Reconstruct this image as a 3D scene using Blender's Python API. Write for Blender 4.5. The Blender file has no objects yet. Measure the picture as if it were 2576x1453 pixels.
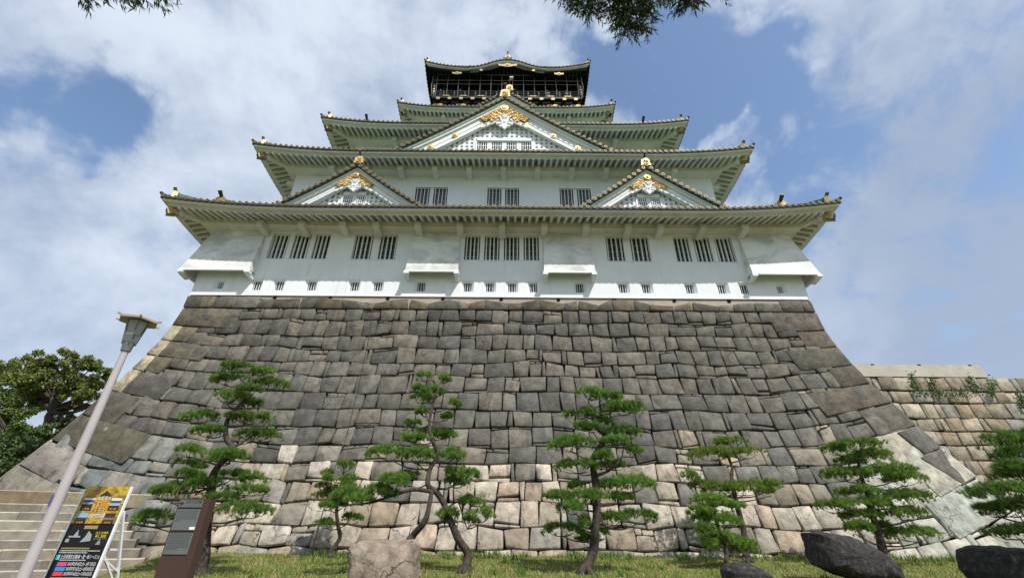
import bpy, math, random
from mathutils import Vector, Matrix, noise
C = bpy.context.scene.collection
R = math.radians
sc = bpy.context.scene

# ------------------------------------------------------------------ camera
F_D, PITCH, ROLL = 1110.0, R(28.7), R(0.45)          # focal length in 1/2576 of the frame width
fw = Vector((0, math.cos(PITCH), math.sin(PITCH)))
_rt = Vector((1, 0, 0)); _up = _rt.cross(fw)
rt = _rt * math.cos(ROLL) + _up * math.sin(ROLL)
up = -_rt * math.sin(ROLL) + _up * math.cos(ROLL)
CAM = Vector((0.7, 0, 1.6))
cd = bpy.data.cameras.new('camera'); cam = bpy.data.objects.new('camera', cd); C.objects.link(cam)
m = Matrix((rt, up, -fw)).transposed().to_4x4(); m.translation = CAM
cam.matrix_world = m
cd.sensor_width = 36; cd.lens = 36 * F_D / 2576; cd.clip_end = 3000; cd.clip_start = 0.05
sc.camera = cam

def ray(x, y):
    return fw * F_D + rt * (x - 1288) - up * (y - 726.5)
def at(x, y, Y):                                      # photo pixel -> point at depth Y (used for measuring placements)
    r = ray(x, y); return CAM + r * (Y / r.y)

# ------------------------------------------------------------------ light
SUN = Vector((0.70, -1.0, 1.65)).normalized()
EL = math.asin(SUN.z); AZ = math.atan2(SUN.x, SUN.y)
ld = bpy.data.lights.new('sun', 'SUN'); ld.energy = 4.2; ld.angle = R(0.5); ld.color = (1, 0.955, 0.89)
lo = bpy.data.objects.new('sun', ld); C.objects.link(lo)
lo.rotation_euler = SUN.to_track_quat('Z', 'Y').to_euler(); lo.location = (30, -40, 80)
sc.view_settings.view_transform = 'Standard'; sc.view_settings.look = 'None'
sc.view_settings.exposure = 0.25; sc.view_settings.gamma = 1.0
sc.cycles.max_bounces = 6; sc.cycles.transparent_max_bounces = 4

# ------------------------------------------------------------------ node helper
class NT:
    def __init__(s, tree): s.t = tree; s.n = tree.nodes; s.l = tree.links
    def node(s, kind, **kw):
        n = s.n.new(kind)
        for k, v in kw.items():
            if k[0] == 'i' and k[1:].isdigit(): s.put(n.inputs[int(k[1:])], v)
            elif k.startswith('in_'): s.put(n.inputs[k[3:].replace('_', ' ')], v)
            else: setattr(n, k, v)
        return n
    def put(s, sock, v):
        if isinstance(v, bpy.types.NodeSocket): s.l.new(v, sock)
        else: sock.default_value = v
    def math(s, op, a, b=0.0, c=0.0, clamp=False):
        n = s.n.new('ShaderNodeMath'); n.operation = op; n.use_clamp = clamp
        s.put(n.inputs[0], a); s.put(n.inputs[1], b); s.put(n.inputs[2], c); return n.outputs[0]
    def mix(s, f, a, b, mode='MIX'):
        n = s.n.new('ShaderNodeMix'); n.data_type = 'RGBA'; n.blend_type = mode
        s.put(n.inputs[0], f); s.put(n.inputs[6], col4(a)); s.put(n.inputs[7], col4(b)); return n.outputs[2]
    def noise(s, vec, scale, detail=4, rough=0.55, dist=0.0):
        n = s.node('ShaderNodeTexNoise'); n.noise_dimensions = '3D'
        if vec is not None: s.put(n.inputs['Vector'], vec)
        n.inputs['Scale'].default_value = scale; n.inputs['Detail'].default_value = detail
        n.inputs['Roughness'].default_value = rough; n.inputs['Distortion'].default_value = dist
        return n.outputs[0]
    def maprange(s, v, a, b, c=0.0, d=1.0, smooth=True):
        n = s.node('ShaderNodeMapRange'); n.interpolation_type = 'SMOOTHSTEP' if smooth else 'LINEAR'
        s.put(n.inputs[0], v)
        for i, q in enumerate((a, b, c, d)): n.inputs[i + 1].default_value = q
        return n.outputs[0]
    def mapping(s, vec, scale=(1, 1, 1), rot=(0, 0, 0), loc=(0, 0, 0)):
        n = s.node('ShaderNodeMapping'); s.put(n.inputs[0], vec)
        n.inputs[1].default_value = loc; n.inputs[2].default_value = rot; n.inputs[3].default_value = scale
        return n.outputs[0]
def col4(c):
    if isinstance(c, bpy.types.NodeSocket): return c
    return (c[0], c[1], c[2], 1.0) if len(c) == 3 else c

# ------------------------------------------------------------------ sky with a broken cloud layer
W = bpy.data.worlds.new('World'); sc.world = W; W.use_nodes = True
t = NT(W.node_tree); W.node_tree.nodes.clear()
sky = t.node('ShaderNodeTexSky'); sky.sky_type = 'NISHITA'; sky.sun_disc = False
sky.sun_elevation = EL; sky.sun_rotation = AZ; sky.air_density = 1.0; sky.dust_density = 1.3; sky.ozone_density = 1.5
tc = t.node('ShaderNodeTexCoord'); D0 = tc.outputs['Generated']
sx = t.node('ShaderNodeSeparateXYZ', i0=D0)
zz = t.math('ADD', t.math('MAXIMUM', sx.outputs[2], 0.0), 0.16)
pl = t.node('ShaderNodeCombineXYZ', i0=t.math('DIVIDE', sx.outputs[0], zz), i1=t.math('DIVIDE', sx.outputs[1], zz), i2=0.0).outputs[0]
pr = t.mapping(pl, scale=(1.0, 0.9, 1.0), rot=(0, 0, R(24)))
n1 = t.noise(pr, 0.95, 3, 0.5, 0.3)
dd_ = t.mapping(D0, scale=(1.0, 1.0, 1.35), rot=(R(12), R(-25), 0))
n2 = t.noise(dd_, 5.2, 10, 0.60, 0.35)
n3 = t.noise(t.mapping(D0, scale=(1.6, 1.0, 0.9), rot=(0, R(35), R(10))), 11.0, 8, 0.62, 0.4)
dens = t.math('ADD', t.math('MULTIPLY', n1, 0.42), t.math('ADD', t.math('MULTIPLY', n2, 0.58), t.math('MULTIPLY', n3, 0.26)))
wn = t.node('ShaderNodeTexNoise'); t.put(wn.inputs['Vector'], D0); wn.inputs['Scale'].default_value = 3.0; wn.inputs['Detail'].default_value = 5
wv = t.node('ShaderNodeVectorMath', operation='SCALE', i0=t.node('ShaderNodeVectorMath', operation='SUBTRACT', i0=wn.outputs['Color'], i1=(0.5, 0.5, 0.5)).outputs[0], in_Scale=0.55)
DW = t.node('ShaderNodeVectorMath', operation='NORMALIZE', i0=t.node('ShaderNodeVectorMath', operation='ADD', i0=D0, i1=wv.outputs[0]).outputs[0]).outputs[0]
def spot(px, py, width, amount, prev):                # thinner or thicker cloud around one sky direction
    d = ray(px, py).normalized()
    dp = t.node('ShaderNodeVectorMath', operation='DOT_PRODUCT', i0=DW, i1=d).outputs['Value']
    g = t.maprange(dp, math.cos(R(width)), 1.0)
    return t.math('ADD', prev, t.math('MULTIPLY', g, amount))
for s_ in [(150, 420, 17, -0.15), (330, 320, 8, -0.07), (230, 470, 9, -0.07), (40, 330, 9, -0.06), (60, 230, 8, -0.08), (1610, 190, 11, -0.24), (1750, 300, 8, -0.20), (2000, 330, 7, -0.08), (800, 60, 9, -0.13),
           (720, 20, 6, -0.06), (455, 640, 7, -0.14), (1900, 480, 9, -0.10), (2250, 700, 18, -0.03),
           (500, 200, 14, 0.12), (900, 250, 14, 0.12), (1500, 120, 6, 0.10), (2400, 250, 20, 0.02), (2300, 120, 7, -0.05), (2500, 420, 8, -0.05), (2000, 120, 10, 0.05), (120, 720, 17, 0.26), (290, 580, 9, 0.08), (380, 820, 10, 0.16), (60, 110, 8, 0.14), (1000, 120, 12, 0.10), (600, 420, 10, 0.08), (2150, 870, 9, 0.10), (700, 480, 9, 0.10), (1750, 420, 5, 0.10)]:
    dens = spot(*s_, dens)
cov = t.maprange(dens, 0.44, 0.62)
shade = t.noise(t.mapping(D0, scale=(1, 1, 1.3), loc=(3.1, 1.7, 0)), 3.4, 6, 0.58, 0.4)
bright = t.maprange(t.math('ADD', t.math('MULTIPLY', shade, 0.8), t.math('ADD', t.math('MULTIPLY', n2, 0.45), t.math('MULTIPLY', n3, 0.25))), 0.52, 0.98)
grey = 0.0
for s_ in [(2350, 620, 26, 1.1), (2450, 350, 12, 0.3), (80, 780, 14, 0.35), (2560, 850, 14, 0.4)]:
    grey = spot(*s_, grey)
bright = t.math('MULTIPLY', bright, t.math('SUBTRACT', 1.0, t.math('MULTIPLY', grey, 0.62), clamp=True), clamp=True)
ccol = t.mix(bright, (3.1, 3.85, 5.2), (6.6, 7.3, 8.3))
skyc = t.mix(1.0, sky.outputs[0], (1.62, 1.66, 1.66), 'MULTIPLY')
allc = t.mix(t.math('MULTIPLY', cov, 0.93), skyc, ccol)
bg = t.node('ShaderNodeBackground', i0=allc, i1=0.10)
wo = t.node('ShaderNodeOutputWorld', i0=bg.outputs[0])

# ------------------------------------------------------------------ materials
def mat(name, col=(0.5, 0.5, 0.5), rough=0.75, metal=0.0, var=0.0, vscale=3.0, bump=0.0, bscale=20.0, attr=None, stain=None, stain_scale=(1, 1, 0.15), spec=0.3, trans=0.0, amount=0.6, lo=0.52, hi=0.75, crack=None, crack_w=0.02):
    mt = bpy.data.materials.new(name); mt.use_nodes = True
    mt.node_tree.nodes.clear(); q = NT(mt.node_tree)
    tc = q.node('ShaderNodeTexCoord').outputs['Object']
    c = q.node('ShaderNodeAttribute', attribute_name=attr).outputs['Color'] if attr else col4(col)
    if var:
        f = q.maprange(q.noise(tc, vscale, 6, 0.65), 0.25, 0.75, 1 - var, 1 + var)
        cc = q.node('ShaderNodeCombineXYZ', i0=f, i1=f, i2=f).outputs[0]
        c = q.mix(1.0, c, cc, 'MULTIPLY')
    if stain:
        sf = q.maprange(q.noise(q.mapping(tc, scale=stain_scale), 1.7, 6, 0.6, 0.4), lo, hi, 0, amount)
        c = q.mix(sf, c, stain)
    if crack:
        vn = q.node('ShaderNodeTexVoronoi', feature='DISTANCE_TO_EDGE'); wob = q.node('ShaderNodeTexNoise'); q.put(wob.inputs['Vector'], tc); wob.inputs['Scale'].default_value = 2.2; wob.inputs['Detail'].default_value = 5
        va = q.node('ShaderNodeVectorMath', operation='ADD', i0=tc, i1=q.node('ShaderNodeVectorMath', operation='SCALE', i0=wob.outputs['Color'], in_Scale=0.8).outputs[0])
        q.put(vn.inputs['Vector'], va.outputs[0]); vn.inputs['Scale'].default_value = crack
        cf = q.maprange(vn.outputs['Distance'], 0.0, crack_w, 0.85, 0.0)
        cf = q.math('MULTIPLY', cf, q.maprange(q.noise(tc, 1.1, 2), 0.42, 0.58))
        c = q.mix(cf, c, (0.035, 0.03, 0.026))
    p = q.node('ShaderNodeBsdfPrincipled')
    q.put(p.inputs['Base Color'], c); p.inputs['Roughness'].default_value = rough; p.inputs['Metallic'].default_value = metal
    p.inputs['Specular IOR Level'].default_value = spec
    if bump:
        b = q.node('ShaderNodeBump', in_Height=q.noise(tc, bscale, 6, 0.7)); b.inputs['Strength'].default_value = bump
        b.inputs['Distance'].default_value = 0.05; q.put(p.inputs['Normal'], b.outputs[0])
    sh = p.outputs[0]
    if trans:
        tr = q.node('ShaderNodeBsdfTranslucent'); q.put(tr.inputs[0], c)
        ms = q.node('ShaderNodeMixShader', i0=trans); q.l.new(sh, ms.inputs[1]); q.l.new(tr.outputs[0], ms.inputs[2]); sh = ms.outputs[0]
    q.node('ShaderNodeOutputMaterial', i0=sh)
    return mt
M = {}
M['plaster'] = mat('white_plaster', (0.785, 0.81, 0.825), 0.85, var=0.05, vscale=0.6, bump=0.15, bscale=9, stain=(0.42, 0.425, 0.41), stain_scale=(2.2, 2.2, 0.22), amount=0.24, lo=0.52, hi=0.78)
M['plaster_dirty'] = mat('sooty_plaster', (0.78, 0.79, 0.77), 0.85, var=0.06, vscale=0.8, bump=0.15, bscale=9, stain=(0.27, 0.27, 0.25), stain_scale=(0.35, 0.35, 0.55), amount=0.6, lo=0.38, hi=0.70)
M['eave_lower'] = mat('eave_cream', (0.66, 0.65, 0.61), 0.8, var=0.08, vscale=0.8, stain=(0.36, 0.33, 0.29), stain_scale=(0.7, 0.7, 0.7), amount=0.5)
M['eave_mid'] = mat('eave_faint_reflected_green', (0.78, 0.79, 0.765), 0.8, var=0.07, vscale=0.8, stain=(0.38, 0.40, 0.36), stain_scale=(0.7, 0.7, 0.7), amount=0.4)  # faint green in the base colour stands in for tile reflection
M['eave_upper'] = mat('eave_reflected_green', (0.82, 0.855, 0.82), 0.8, var=0.07, vscale=0.8, stain=(0.33, 0.40, 0.34), stain_scale=(0.7, 0.7, 0.7), amount=0.4)  # tint imitates green light reflected by the tiles onto white plaster
M['soffit'] = mat('shade_dark_soffit', (0.36, 0.355, 0.32), 0.9, var=0.15, vscale=0.8)  # darkened colour stands in for the shade between the rafters
M['gable_white'] = mat('gable_white', (0.79, 0.815, 0.825), 0.75, var=0.05, vscale=1.2, stain=(0.50, 0.54, 0.52), stain_scale=(0.9, 0.9, 0.5), amount=0.35)
M['gable_edge'] = mat('gable_edge', (0.68, 0.73, 0.70), 0.75, var=0.06, vscale=1.2)
M['tile'] = mat('copper_tile', (0.065, 0.105, 0.088), 0.55, var=0.35, vscale=2.0, bump=0.2)
M['tile_dark'] = mat('dark_tile_edge', (0.052, 0.054, 0.045), 0.7, var=0.3, vscale=3.0)
M['tile_ring'] = mat('tile_end_ring', (0.30, 0.255, 0.135), 0.5, metal=0.2, var=0.25, vscale=1.5)
M['tile_core'] = mat('tile_end_core', (0.05, 0.042, 0.022), 0.6, metal=0.2)
M['gold'] = mat('gold_leaf', (0.68, 0.49, 0.22), 0.42, metal=0.5, var=0.15, vscale=9, bump=0.5, bscale=14)
M['gold_dull'] = mat('dull_gold', (0.40, 0.31, 0.13), 0.5, metal=0.45, var=0.3, vscale=8, bump=0.5, bscale=16)
M['black'] = mat('black_lacquer', (0.007, 0.0075, 0.008), 0.7, var=0.2, spec=0.12)
M['black_mid'] = mat('dark_lacquer', (0.028, 0.032, 0.032), 0.5, var=0.2, spec=0.3)
M['dark'] = mat('dark_interior', (0.006, 0.006, 0.007), 0.9, spec=0.1)
M['glass'] = mat('dark_glass', (0.018, 0.022, 0.026), 0.12, spec=0.6)
M['glass_reflection'] = mat('reflection_tinted_glass', (0.10, 0.12, 0.125), 0.2, var=0.4, vscale=1.5, spec=0.6)  # lighter base colour imitates the reflection in the panes
M['wire'] = mat('steel_wire', (0.30, 0.31, 0.30), 0.5, metal=0.3)
M['greywood'] = mat('grey_rail', (0.085, 0.09, 0.088), 0.6, var=0.2)
M['stone'] = mat('castle_stone', rough=0.9, var=0.38, vscale=2.4, bump=0.9, bscale=6.5, attr='tint', stain=(0.07, 0.066, 0.06), stain_scale=(1.5, 1.5, 0.2), amount=0.72, lo=0.52, hi=0.72, spec=0.15, crack=0.62, crack_w=0.012)
M['mortar'] = mat('tan_mortar', (0.40, 0.34, 0.27), 0.95, var=0.12, vscale=2.0, stain=(0.28, 0.23, 0.19), stain_scale=(0.7, 0.7, 0.7), bump=0.3)
M['gap'] = mat('dark_joint_fill', (0.014, 0.012, 0.010), 0.95, spec=0.05)  # near-black mud backing behind the stone joints
M['granite'] = mat('step_granite', rough=0.9, var=0.25, vscale=3.0, bump=0.5, bscale=11, attr='tint', stain=(0.17, 0.14, 0.10), stain_scale=(1, 1, 0.6), amount=0.45, spec=0.15)
M['bark'] = mat('pine_bark', (0.075, 0.062, 0.052), 0.95, var=0.45, vscale=9, bump=1.0, bscale=14, spec=0.1)
M['bark_grey'] = mat('grey_bark', (0.12, 0.105, 0.088), 0.95, var=0.4, vscale=8, bump=1.0, bscale=14, spec=0.1)
M['needle'] = mat('pine_needles', rough=0.6, attr='tint', spec=0.25, trans=0.5)
M['leaf'] = mat('leaves', rough=0.6, attr='tint', spec=0.25, trans=0.25)
M['grass'] = mat('grass_blades', rough=0.7, attr='tint', spec=0.15, trans=0.2)
M['white_paint'] = mat('white_paint', (0.78, 0.79, 0.80), 0.45, var=0.04)
M['pole'] = mat('pale_pole', (0.43, 0.395, 0.405), 0.55, var=0.05)
M['brown'] = mat('brown_steel', (0.066, 0.036, 0.030), 0.55, var=0.06, vscale=2)
M['plate'] = mat('grey_plate', (0.15, 0.165, 0.16), 0.4, var=0.05, metal=0.2)
M['ink'] = mat('dark_ink', (0.012, 0.014, 0.016), 0.6)
M['ink_soft'] = mat('soft_ink', (0.085, 0.095, 0.10), 0.6)
M['rock_tan'] = mat('tan_boulder', (0.27, 0.22, 0.175), 0.95, var=0.45, vscale=3.5, bump=1.0, bscale=9, stain=(0.10, 0.085, 0.075), stain_scale=(0.8, 0.8, 0.8), spec=0.12, crack=0.9, crack_w=0.02)
M['rock_black'] = mat('black_boulder', (0.036, 0.033, 0.031), 0.7, var=0.6, vscale=11, bump=1.0, bscale=16, stain=(0.17, 0.17, 0.175), stain_scale=(6, 6, 4), amount=0.6, lo=0.54, hi=0.7, spec=0.3, crack=0.8, crack_w=0.015)

# ------------------------------------------------------------------ mesh builder
class MB:
    def __init__(s): s.v = []; s.f = []; s.m = []; s.c = []; s.col = (1, 1, 1)
    def add(s, vs, fs, mi=0):
        b = len(s.v); s.v += [tuple(p) for p in vs]; s.c += [s.col] * len(vs)
        s.f += [tuple(i + b for i in f) for f in fs]; s.m += [mi] * len(fs)
    def hexa(s, p, mi=0):                               # 8 points: bottom ring 0-3, top ring 4-7
        s.add(p, [(0, 3, 2, 1), (4, 5, 6, 7), (0, 1, 5, 4), (1, 2, 6, 5), (2, 3, 7, 6), (3, 0, 4, 7)], mi)
    def box(s, lo, hi, mi=0):
        x0, y0, z0 = lo; x1, y1, z1 = hi
        s.hexa([(x0, y0, z0), (x1, y0, z0), (x1, y1, z0), (x0, y1, z0), (x0, y0, z1), (x1, y0, z1), (x1, y1, z1), (x0, y1, z1)], mi)
    def obox(s, c, ax, ay, az, mi=0):                   # oriented box: centre and three half-axis vectors
        c, ax, ay, az = map(Vector, (c, ax, ay, az))
        s.hexa([c - ax - ay - az, c + ax - ay - az, c + ax + ay - az, c - ax + ay - az, c - ax - ay + az, c + ax - ay + az, c + ax + ay + az, c - ax + ay + az], mi)
    def bar(s, a, b, w, h=None, mi=0, upv=(0, 0, 1)):
        a, b = Vector(a), Vector(b); d = b - a; h = w if h is None else h
        u = Vector(upv); sd = d.cross(u)
        if sd.length < 1e-6: sd = d.cross(Vector((1, 0, 0)))
        sd.normalize(); u = sd.cross(d).normalized()
        s.obox((a + b) / 2, d / 2, sd * w / 2, u * h / 2, mi)
    def tube(s, pts, rad, n=6, mi=0, cap=True):
        pts = [Vector(p) for p in pts]
        if not isinstance(rad, (list, tuple)): rad = [rad] * len(pts)
        vs = []; ref = None
        for i, p in enumerate(pts):
            d = pts[min(i + 1, len(pts) - 1)] - pts[max(i - 1, 0)]
            d = d.normalized() if d.length > 1e-9 else Vector((0, 0, 1))
            if ref is None or abs(ref.dot(d)) > 0.97: ref = Vector((0, 0, 1)) if abs(d.z) < 0.9 else Vector((1, 0, 0))
            a = d.cross(ref).normalized(); b = d.cross(a); ref = -b.cross(Vector((0, 0, 0))) if False else ref
            for k in range(n):
                w = 2 * math.pi * k / n
                vs.append(p + (a * math.cos(w) + b * math.sin(w)) * rad[i])
        fs = []
        for i in range(len(pts) - 1):
            for k in range(n):
                k2 = (k + 1) % n
                fs.append((i * n + k, i * n + k2, (i + 1) * n + k2, (i + 1) * n + k))
        if cap: fs += [tuple(range(n - 1, -1, -1)), tuple((len(pts) - 1) * n + k for k in range(n))]
        s.add(vs, fs, mi)
    def cyl(s, c, axis, r, h, n=12, mi=0, r2=None):
        c, a = Vector(c), Vector(axis).normalized(); s.tube([c, c + a * h], [r, r if r2 is None else r2], n, mi)
    def prism(s, pts, d, mi=0):                         # planar outline extruded by vector d
        n = len(pts); pts = [Vector(p) for p in pts]; d = Vector(d)
        s.add(pts + [p + d for p in pts], [tuple(range(n - 1, -1, -1)), tuple(range(n, 2 * n))] + [(i, (i + 1) % n, n + (i + 1) % n, n + i) for i in range(n)], mi)
    def grid(s, fn, nu, nv, mi=0):
        vs = [fn(i / nu, j / nv) for j in range(nv + 1) for i in range(nu + 1)]
        s.add(vs, [(j * (nu + 1) + i, j * (nu + 1) + i + 1, (j + 1) * (nu + 1) + i + 1, (j + 1) * (nu + 1) + i) for j in range(nv) for i in range(nu)], mi)
    def build(s, name, mats, parent=None, smooth=False, recalc=False, origin=None):
        me = bpy.data.meshes.new(name)
        vs = s.v
        if origin is not None:
            o = Vector(origin); vs = [(p[0] - o.x, p[1] - o.y, p[2] - o.z) for p in vs]
        me.from_pydata(vs, [], s.f)
        if not isinstance(mats, (list, tuple)): mats = [mats]
        for q in mats: me.materials.append(q)
        me.polygons.foreach_set('material_index', s.m)
        at_ = me.attributes.new('tint', 'FLOAT_COLOR', 'POINT')
        flat = []
        for c in s.c: flat += [c[0], c[1], c[2], 1.0]
        at_.data.foreach_set('color', flat)
        if recalc:
            import bmesh
            bm = bmesh.new(); bm.from_mesh(me); bmesh.ops.recalc_face_normals(bm, faces=bm.faces); bm.to_mesh(me); bm.free()
        if smooth: me.polygons.foreach_set('use_smooth', [True] * len(me.polygons))
        me.update()
        o = bpy.data.objects.new(name, me); C.objects.link(o)
        if origin is not None: o.location = origin
        while parent is not None and parent.parent is not None and parent.parent.parent is not None: parent = parent.parent
        if parent is not None:
            o.parent = parent
            if origin is not None: o.location = Vector(origin) - wloc(parent)
            else: o.location = -wloc(parent)
        return o
def wloc(o):
    l = Vector(o.location); 
    while o.parent is not None: o = o.parent; l += Vector(o.location)
    return l
def tag(o, label, cat, group=None):
    o['label'] = label; o['category'] = cat
    if group: o['group'] = group
    return o
def thing(name, loc, label, cat, group=None):
    o = bpy.data.objects.new(name, None); C.objects.link(o); o.location = loc; o.empty_display_size = 0.3
    return tag(o, label, cat, group)
def structure(o): o['kind'] = 'structure'; return o
def stuff(o, label, cat): o['kind'] = 'stuff'; return tag(o, label, cat)
def lerp(a, b, f): return a + (b - a) * f
def smooth(a, b, x):
    f = max(0.0, min(1.0, (x - a) / (b - a))); return f * f * (3 - 2 * f)
def text_mesh(s, size, align='LEFT'):
    cu = bpy.data.curves.new('lettering', 'FONT'); cu.body = s; cu.size = size; cu.align_x = align; cu.align_y = 'CENTER'; cu.resolution_u = 2
    o = bpy.data.objects.new('lettering', cu); C.objects.link(o)
    dg = bpy.context.evaluated_depsgraph_get(); me = bpy.data.meshes.new_from_object(o.evaluated_get(dg))
    bpy.data.objects.remove(o); bpy.data.curves.remove(cu)
    return me
# ================================================================== ground
def zg(x, y):
    z = 0.85 * smooth(1.0, 3.0, y) * 0.0 + 0.85 * max(0.0, min(1.0, (y - 3.0) / 15.1))
    z -= 0.85 * smooth(0.0, 1.2, (-9.4 - max(0.0, y - 13) * 0.35) - x) * smooth(3, 9, y)
    z += 0.035 * noise.noise(Vector((x * 0.5, y * 0.5, 3.0))) + 0.02 * noise.noise(Vector((x * 1.7, y * 1.7, 5.0)))
    return z
def mat_ground():
    mt = bpy.data.materials.new('lawn_soil'); mt.use_nodes = True; mt.node_tree.nodes.clear(); q = NT(mt.node_tree)
    tc = q.node('ShaderNodeTexCoord').outputs['Object']
    a = q.noise(tc, 1.3, 6, 0.6); b = q.noise(tc, 14, 5, 0.7)
    c = q.mix(q.maprange(a, 0.35, 0.65), (0.12, 0.14, 0.040), (0.19, 0.17, 0.07))
    c = q.mix(q.maprange(b, 0.4, 0.7, 0, 0.7), c, (0.05, 0.065, 0.02))
    p = q.node('ShaderNodeBsdfPrincipled'); q.put(p.inputs['Base Color'], c); p.inputs['Roughness'].default_value = 0.95
    p.inputs['Specular IOR Level'].default_value = 0.1
    q.node('ShaderNodeOutputMaterial', i0=p.outputs[0]); return mt
gm = MB()
def axis(lims):
    out = []
    for a, b, n in lims: out += [a + (b - a) * i / n for i in range(n)]
    return out + [lims[-1][1]]
gx = axis([(-900, -60, 10), (-60, -16, 16), (-16, 24, 100), (24, 70, 18), (70, 900, 10)])
gy = axis([(-300, -10, 8), (-10, 6, 16), (6, 20, 60), (20, 70, 14), (70, 1500, 10)])
gv = [(x, y, zg(x, y)) for y in gy for x in gx]; nx = len(gx)
gm.add(gv, [(j * nx + i, j * nx + i + 1, (j + 1) * nx + i + 1, (j + 1) * nx + i) for j in range(len(gy) - 1) for i in range(nx - 1)])
structure(gm.build('ground', mat_ground(), smooth=True))

# grass blades on the bank in front of the stone base
rg = random.Random(5)
gb = MB()
def blade(x, y, h, lean, az, w, col):
    z = zg(x, y) - 0.01
    dx, dy = math.cos(az), math.sin(az)
    px, py = -dy * w / 2, dx * w / 2
    gb.col = col
    gb.add([(x - px, y - py, z), (x + px, y + py, z), (x + px * 0.6 + dx * lean * 0.4, y + py * 0.6 + dy * lean * 0.4, z + h * 0.6),
            (x - px * 0.6 + dx * lean * 0.4, y - py * 0.6 + dy * lean * 0.4, z + h * 0.6), (x + dx * lean, y + dy * lean, z + h)],
           [(0, 1, 2, 3), (3, 2, 4)])
for i in range(72000):
    y = 9.5 + 8.8 * rg.random() ** 0.85
    hw = 2.2 + y * 1.12
    x = rg.uniform(max(-13, -hw), min(22, hw + 1.5))
    d = noise.noise(Vector((x * 0.55, y * 0.55, 0))); e = noise.noise(Vector((x * 1.6, y * 1.6, 9)))
    if x < -9.0 - (y - 13) * 0.45 + 0.3 * e: continue
    if d > 0.22 and rg.random() < 0.55: continue
    h = (0.04 + 0.05 * rg.random()) * (1.0 + 0.6 * d)
    if rg.random() < 0.03: h *= 1.9
    base = rg.choice([(0.11, 0.16, 0.032), (0.15, 0.185, 0.045), (0.20, 0.19, 0.065), (0.085, 0.13, 0.028)])
    if e > 0.15 and rg.random() < 0.6: base = rg.choice([(0.26, 0.225, 0.09), (0.20, 0.18, 0.07)])
    k = rg.uniform(0.75, 1.25) * 1.55
    blade(x, y, h, h * rg.uniform(0.3, 1.3), rg.uniform(0, 6.28), 0.019, (base[0] * k, base[1] * k, base[2] * k))
stuff(gb.build('grass', M['grass']), 'short yellow green grass covering the bank below the stone base', 'grass')
# taller weeds along the foot of the wall
wb = MB()
rg = random.Random(8)
gb_save = gb; gb = wb
for i in range(420):
    x = rg.uniform(-6, 19); y = rg.uniform(16.6, 17.9) if rg.random() < 0.75 else rg.uniform(12.5, 17)
    if noise.noise(Vector((x * 0.8, 4.0, 0))) < -0.1: continue
    for k in range(16):
        h = rg.uniform(0.08, 0.26); c = rg.choice([(0.12, 0.20, 0.04), (0.16, 0.24, 0.05), (0.10, 0.17, 0.035)])
        blade(x + rg.gauss(0, 0.06), y + rg.gauss(0, 0.06), h, h * rg.uniform(0.2, 0.9), rg.uniform(0, 6.28), rg.uniform(0.016, 0.035), c)
stuff(wb.build('weeds', M['grass']), 'taller leafy weeds growing in tufts along the foot of the stone wall', 'weeds')
gb = gb_save

# ================================================================== stone base of the keep
XC, YF, HX, HY = 0.03, 21.46, 17.0, 15.0
ZT = 12.83
_T = [(0, 0.0), (0.6, 0.03), (1.3, 0.075), (2.3, 0.19), (3.2, 0.40), (4.2, 0.66), (5.2, 0.95), (6.2, 1.29), (7.5, 1.72), (8.5, 2.10), (9.5, 2.48), (10.5, 2.86), (12.0, 3.46), (14, 4.3)]
def batter(z):
    q = max(0.0, ZT - z)
    for (a, b), (c, d) in zip(_T, _T[1:]):
        if q <= c: return b + (d - b) * (q - a) / (c - a)
    return _T[-1][1]
def bslope(z): return (batter(z - 0.3) - batter(z + 0.3)) / 0.6
FACES = {'front': (Vector((XC, YF, 0)), Vector((1, 0, 0)), Vector((0, -1, 0)), HX),
         'right': (Vector((XC + HX, YF + HY, 0)), Vector((0, 1, 0)), Vector((1, 0, 0)), HY),
         'left': (Vector((XC - HX, YF + HY, 0)), Vector((0, -1, 0)), Vector((-1, 0, 0)), HY)}
def spt(face, u, z, d=0.0):
    o, U, V, h = FACES[face]; b = batter(z); s = bslope(z)
    n = (V + Vector((0, 0, s))).normalized()
    return o + U * u + V * b + Vector((0, 0, z)) + n * d
def zc(face, u, q):                                    # courses curve up towards the corners, more so low down
    h = FACES[face][3] + batter(q)
    s = max(0.0, (abs(u) - (h - 7.0)) / 7.0)
    A = 1.75 * max(0.0, min(1.0, (12.0 - q) / 10.0))
    return q + A * s * s
GA = [-1, -0.9, -0.45, 0, 0.45, 0.9, 1]
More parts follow.
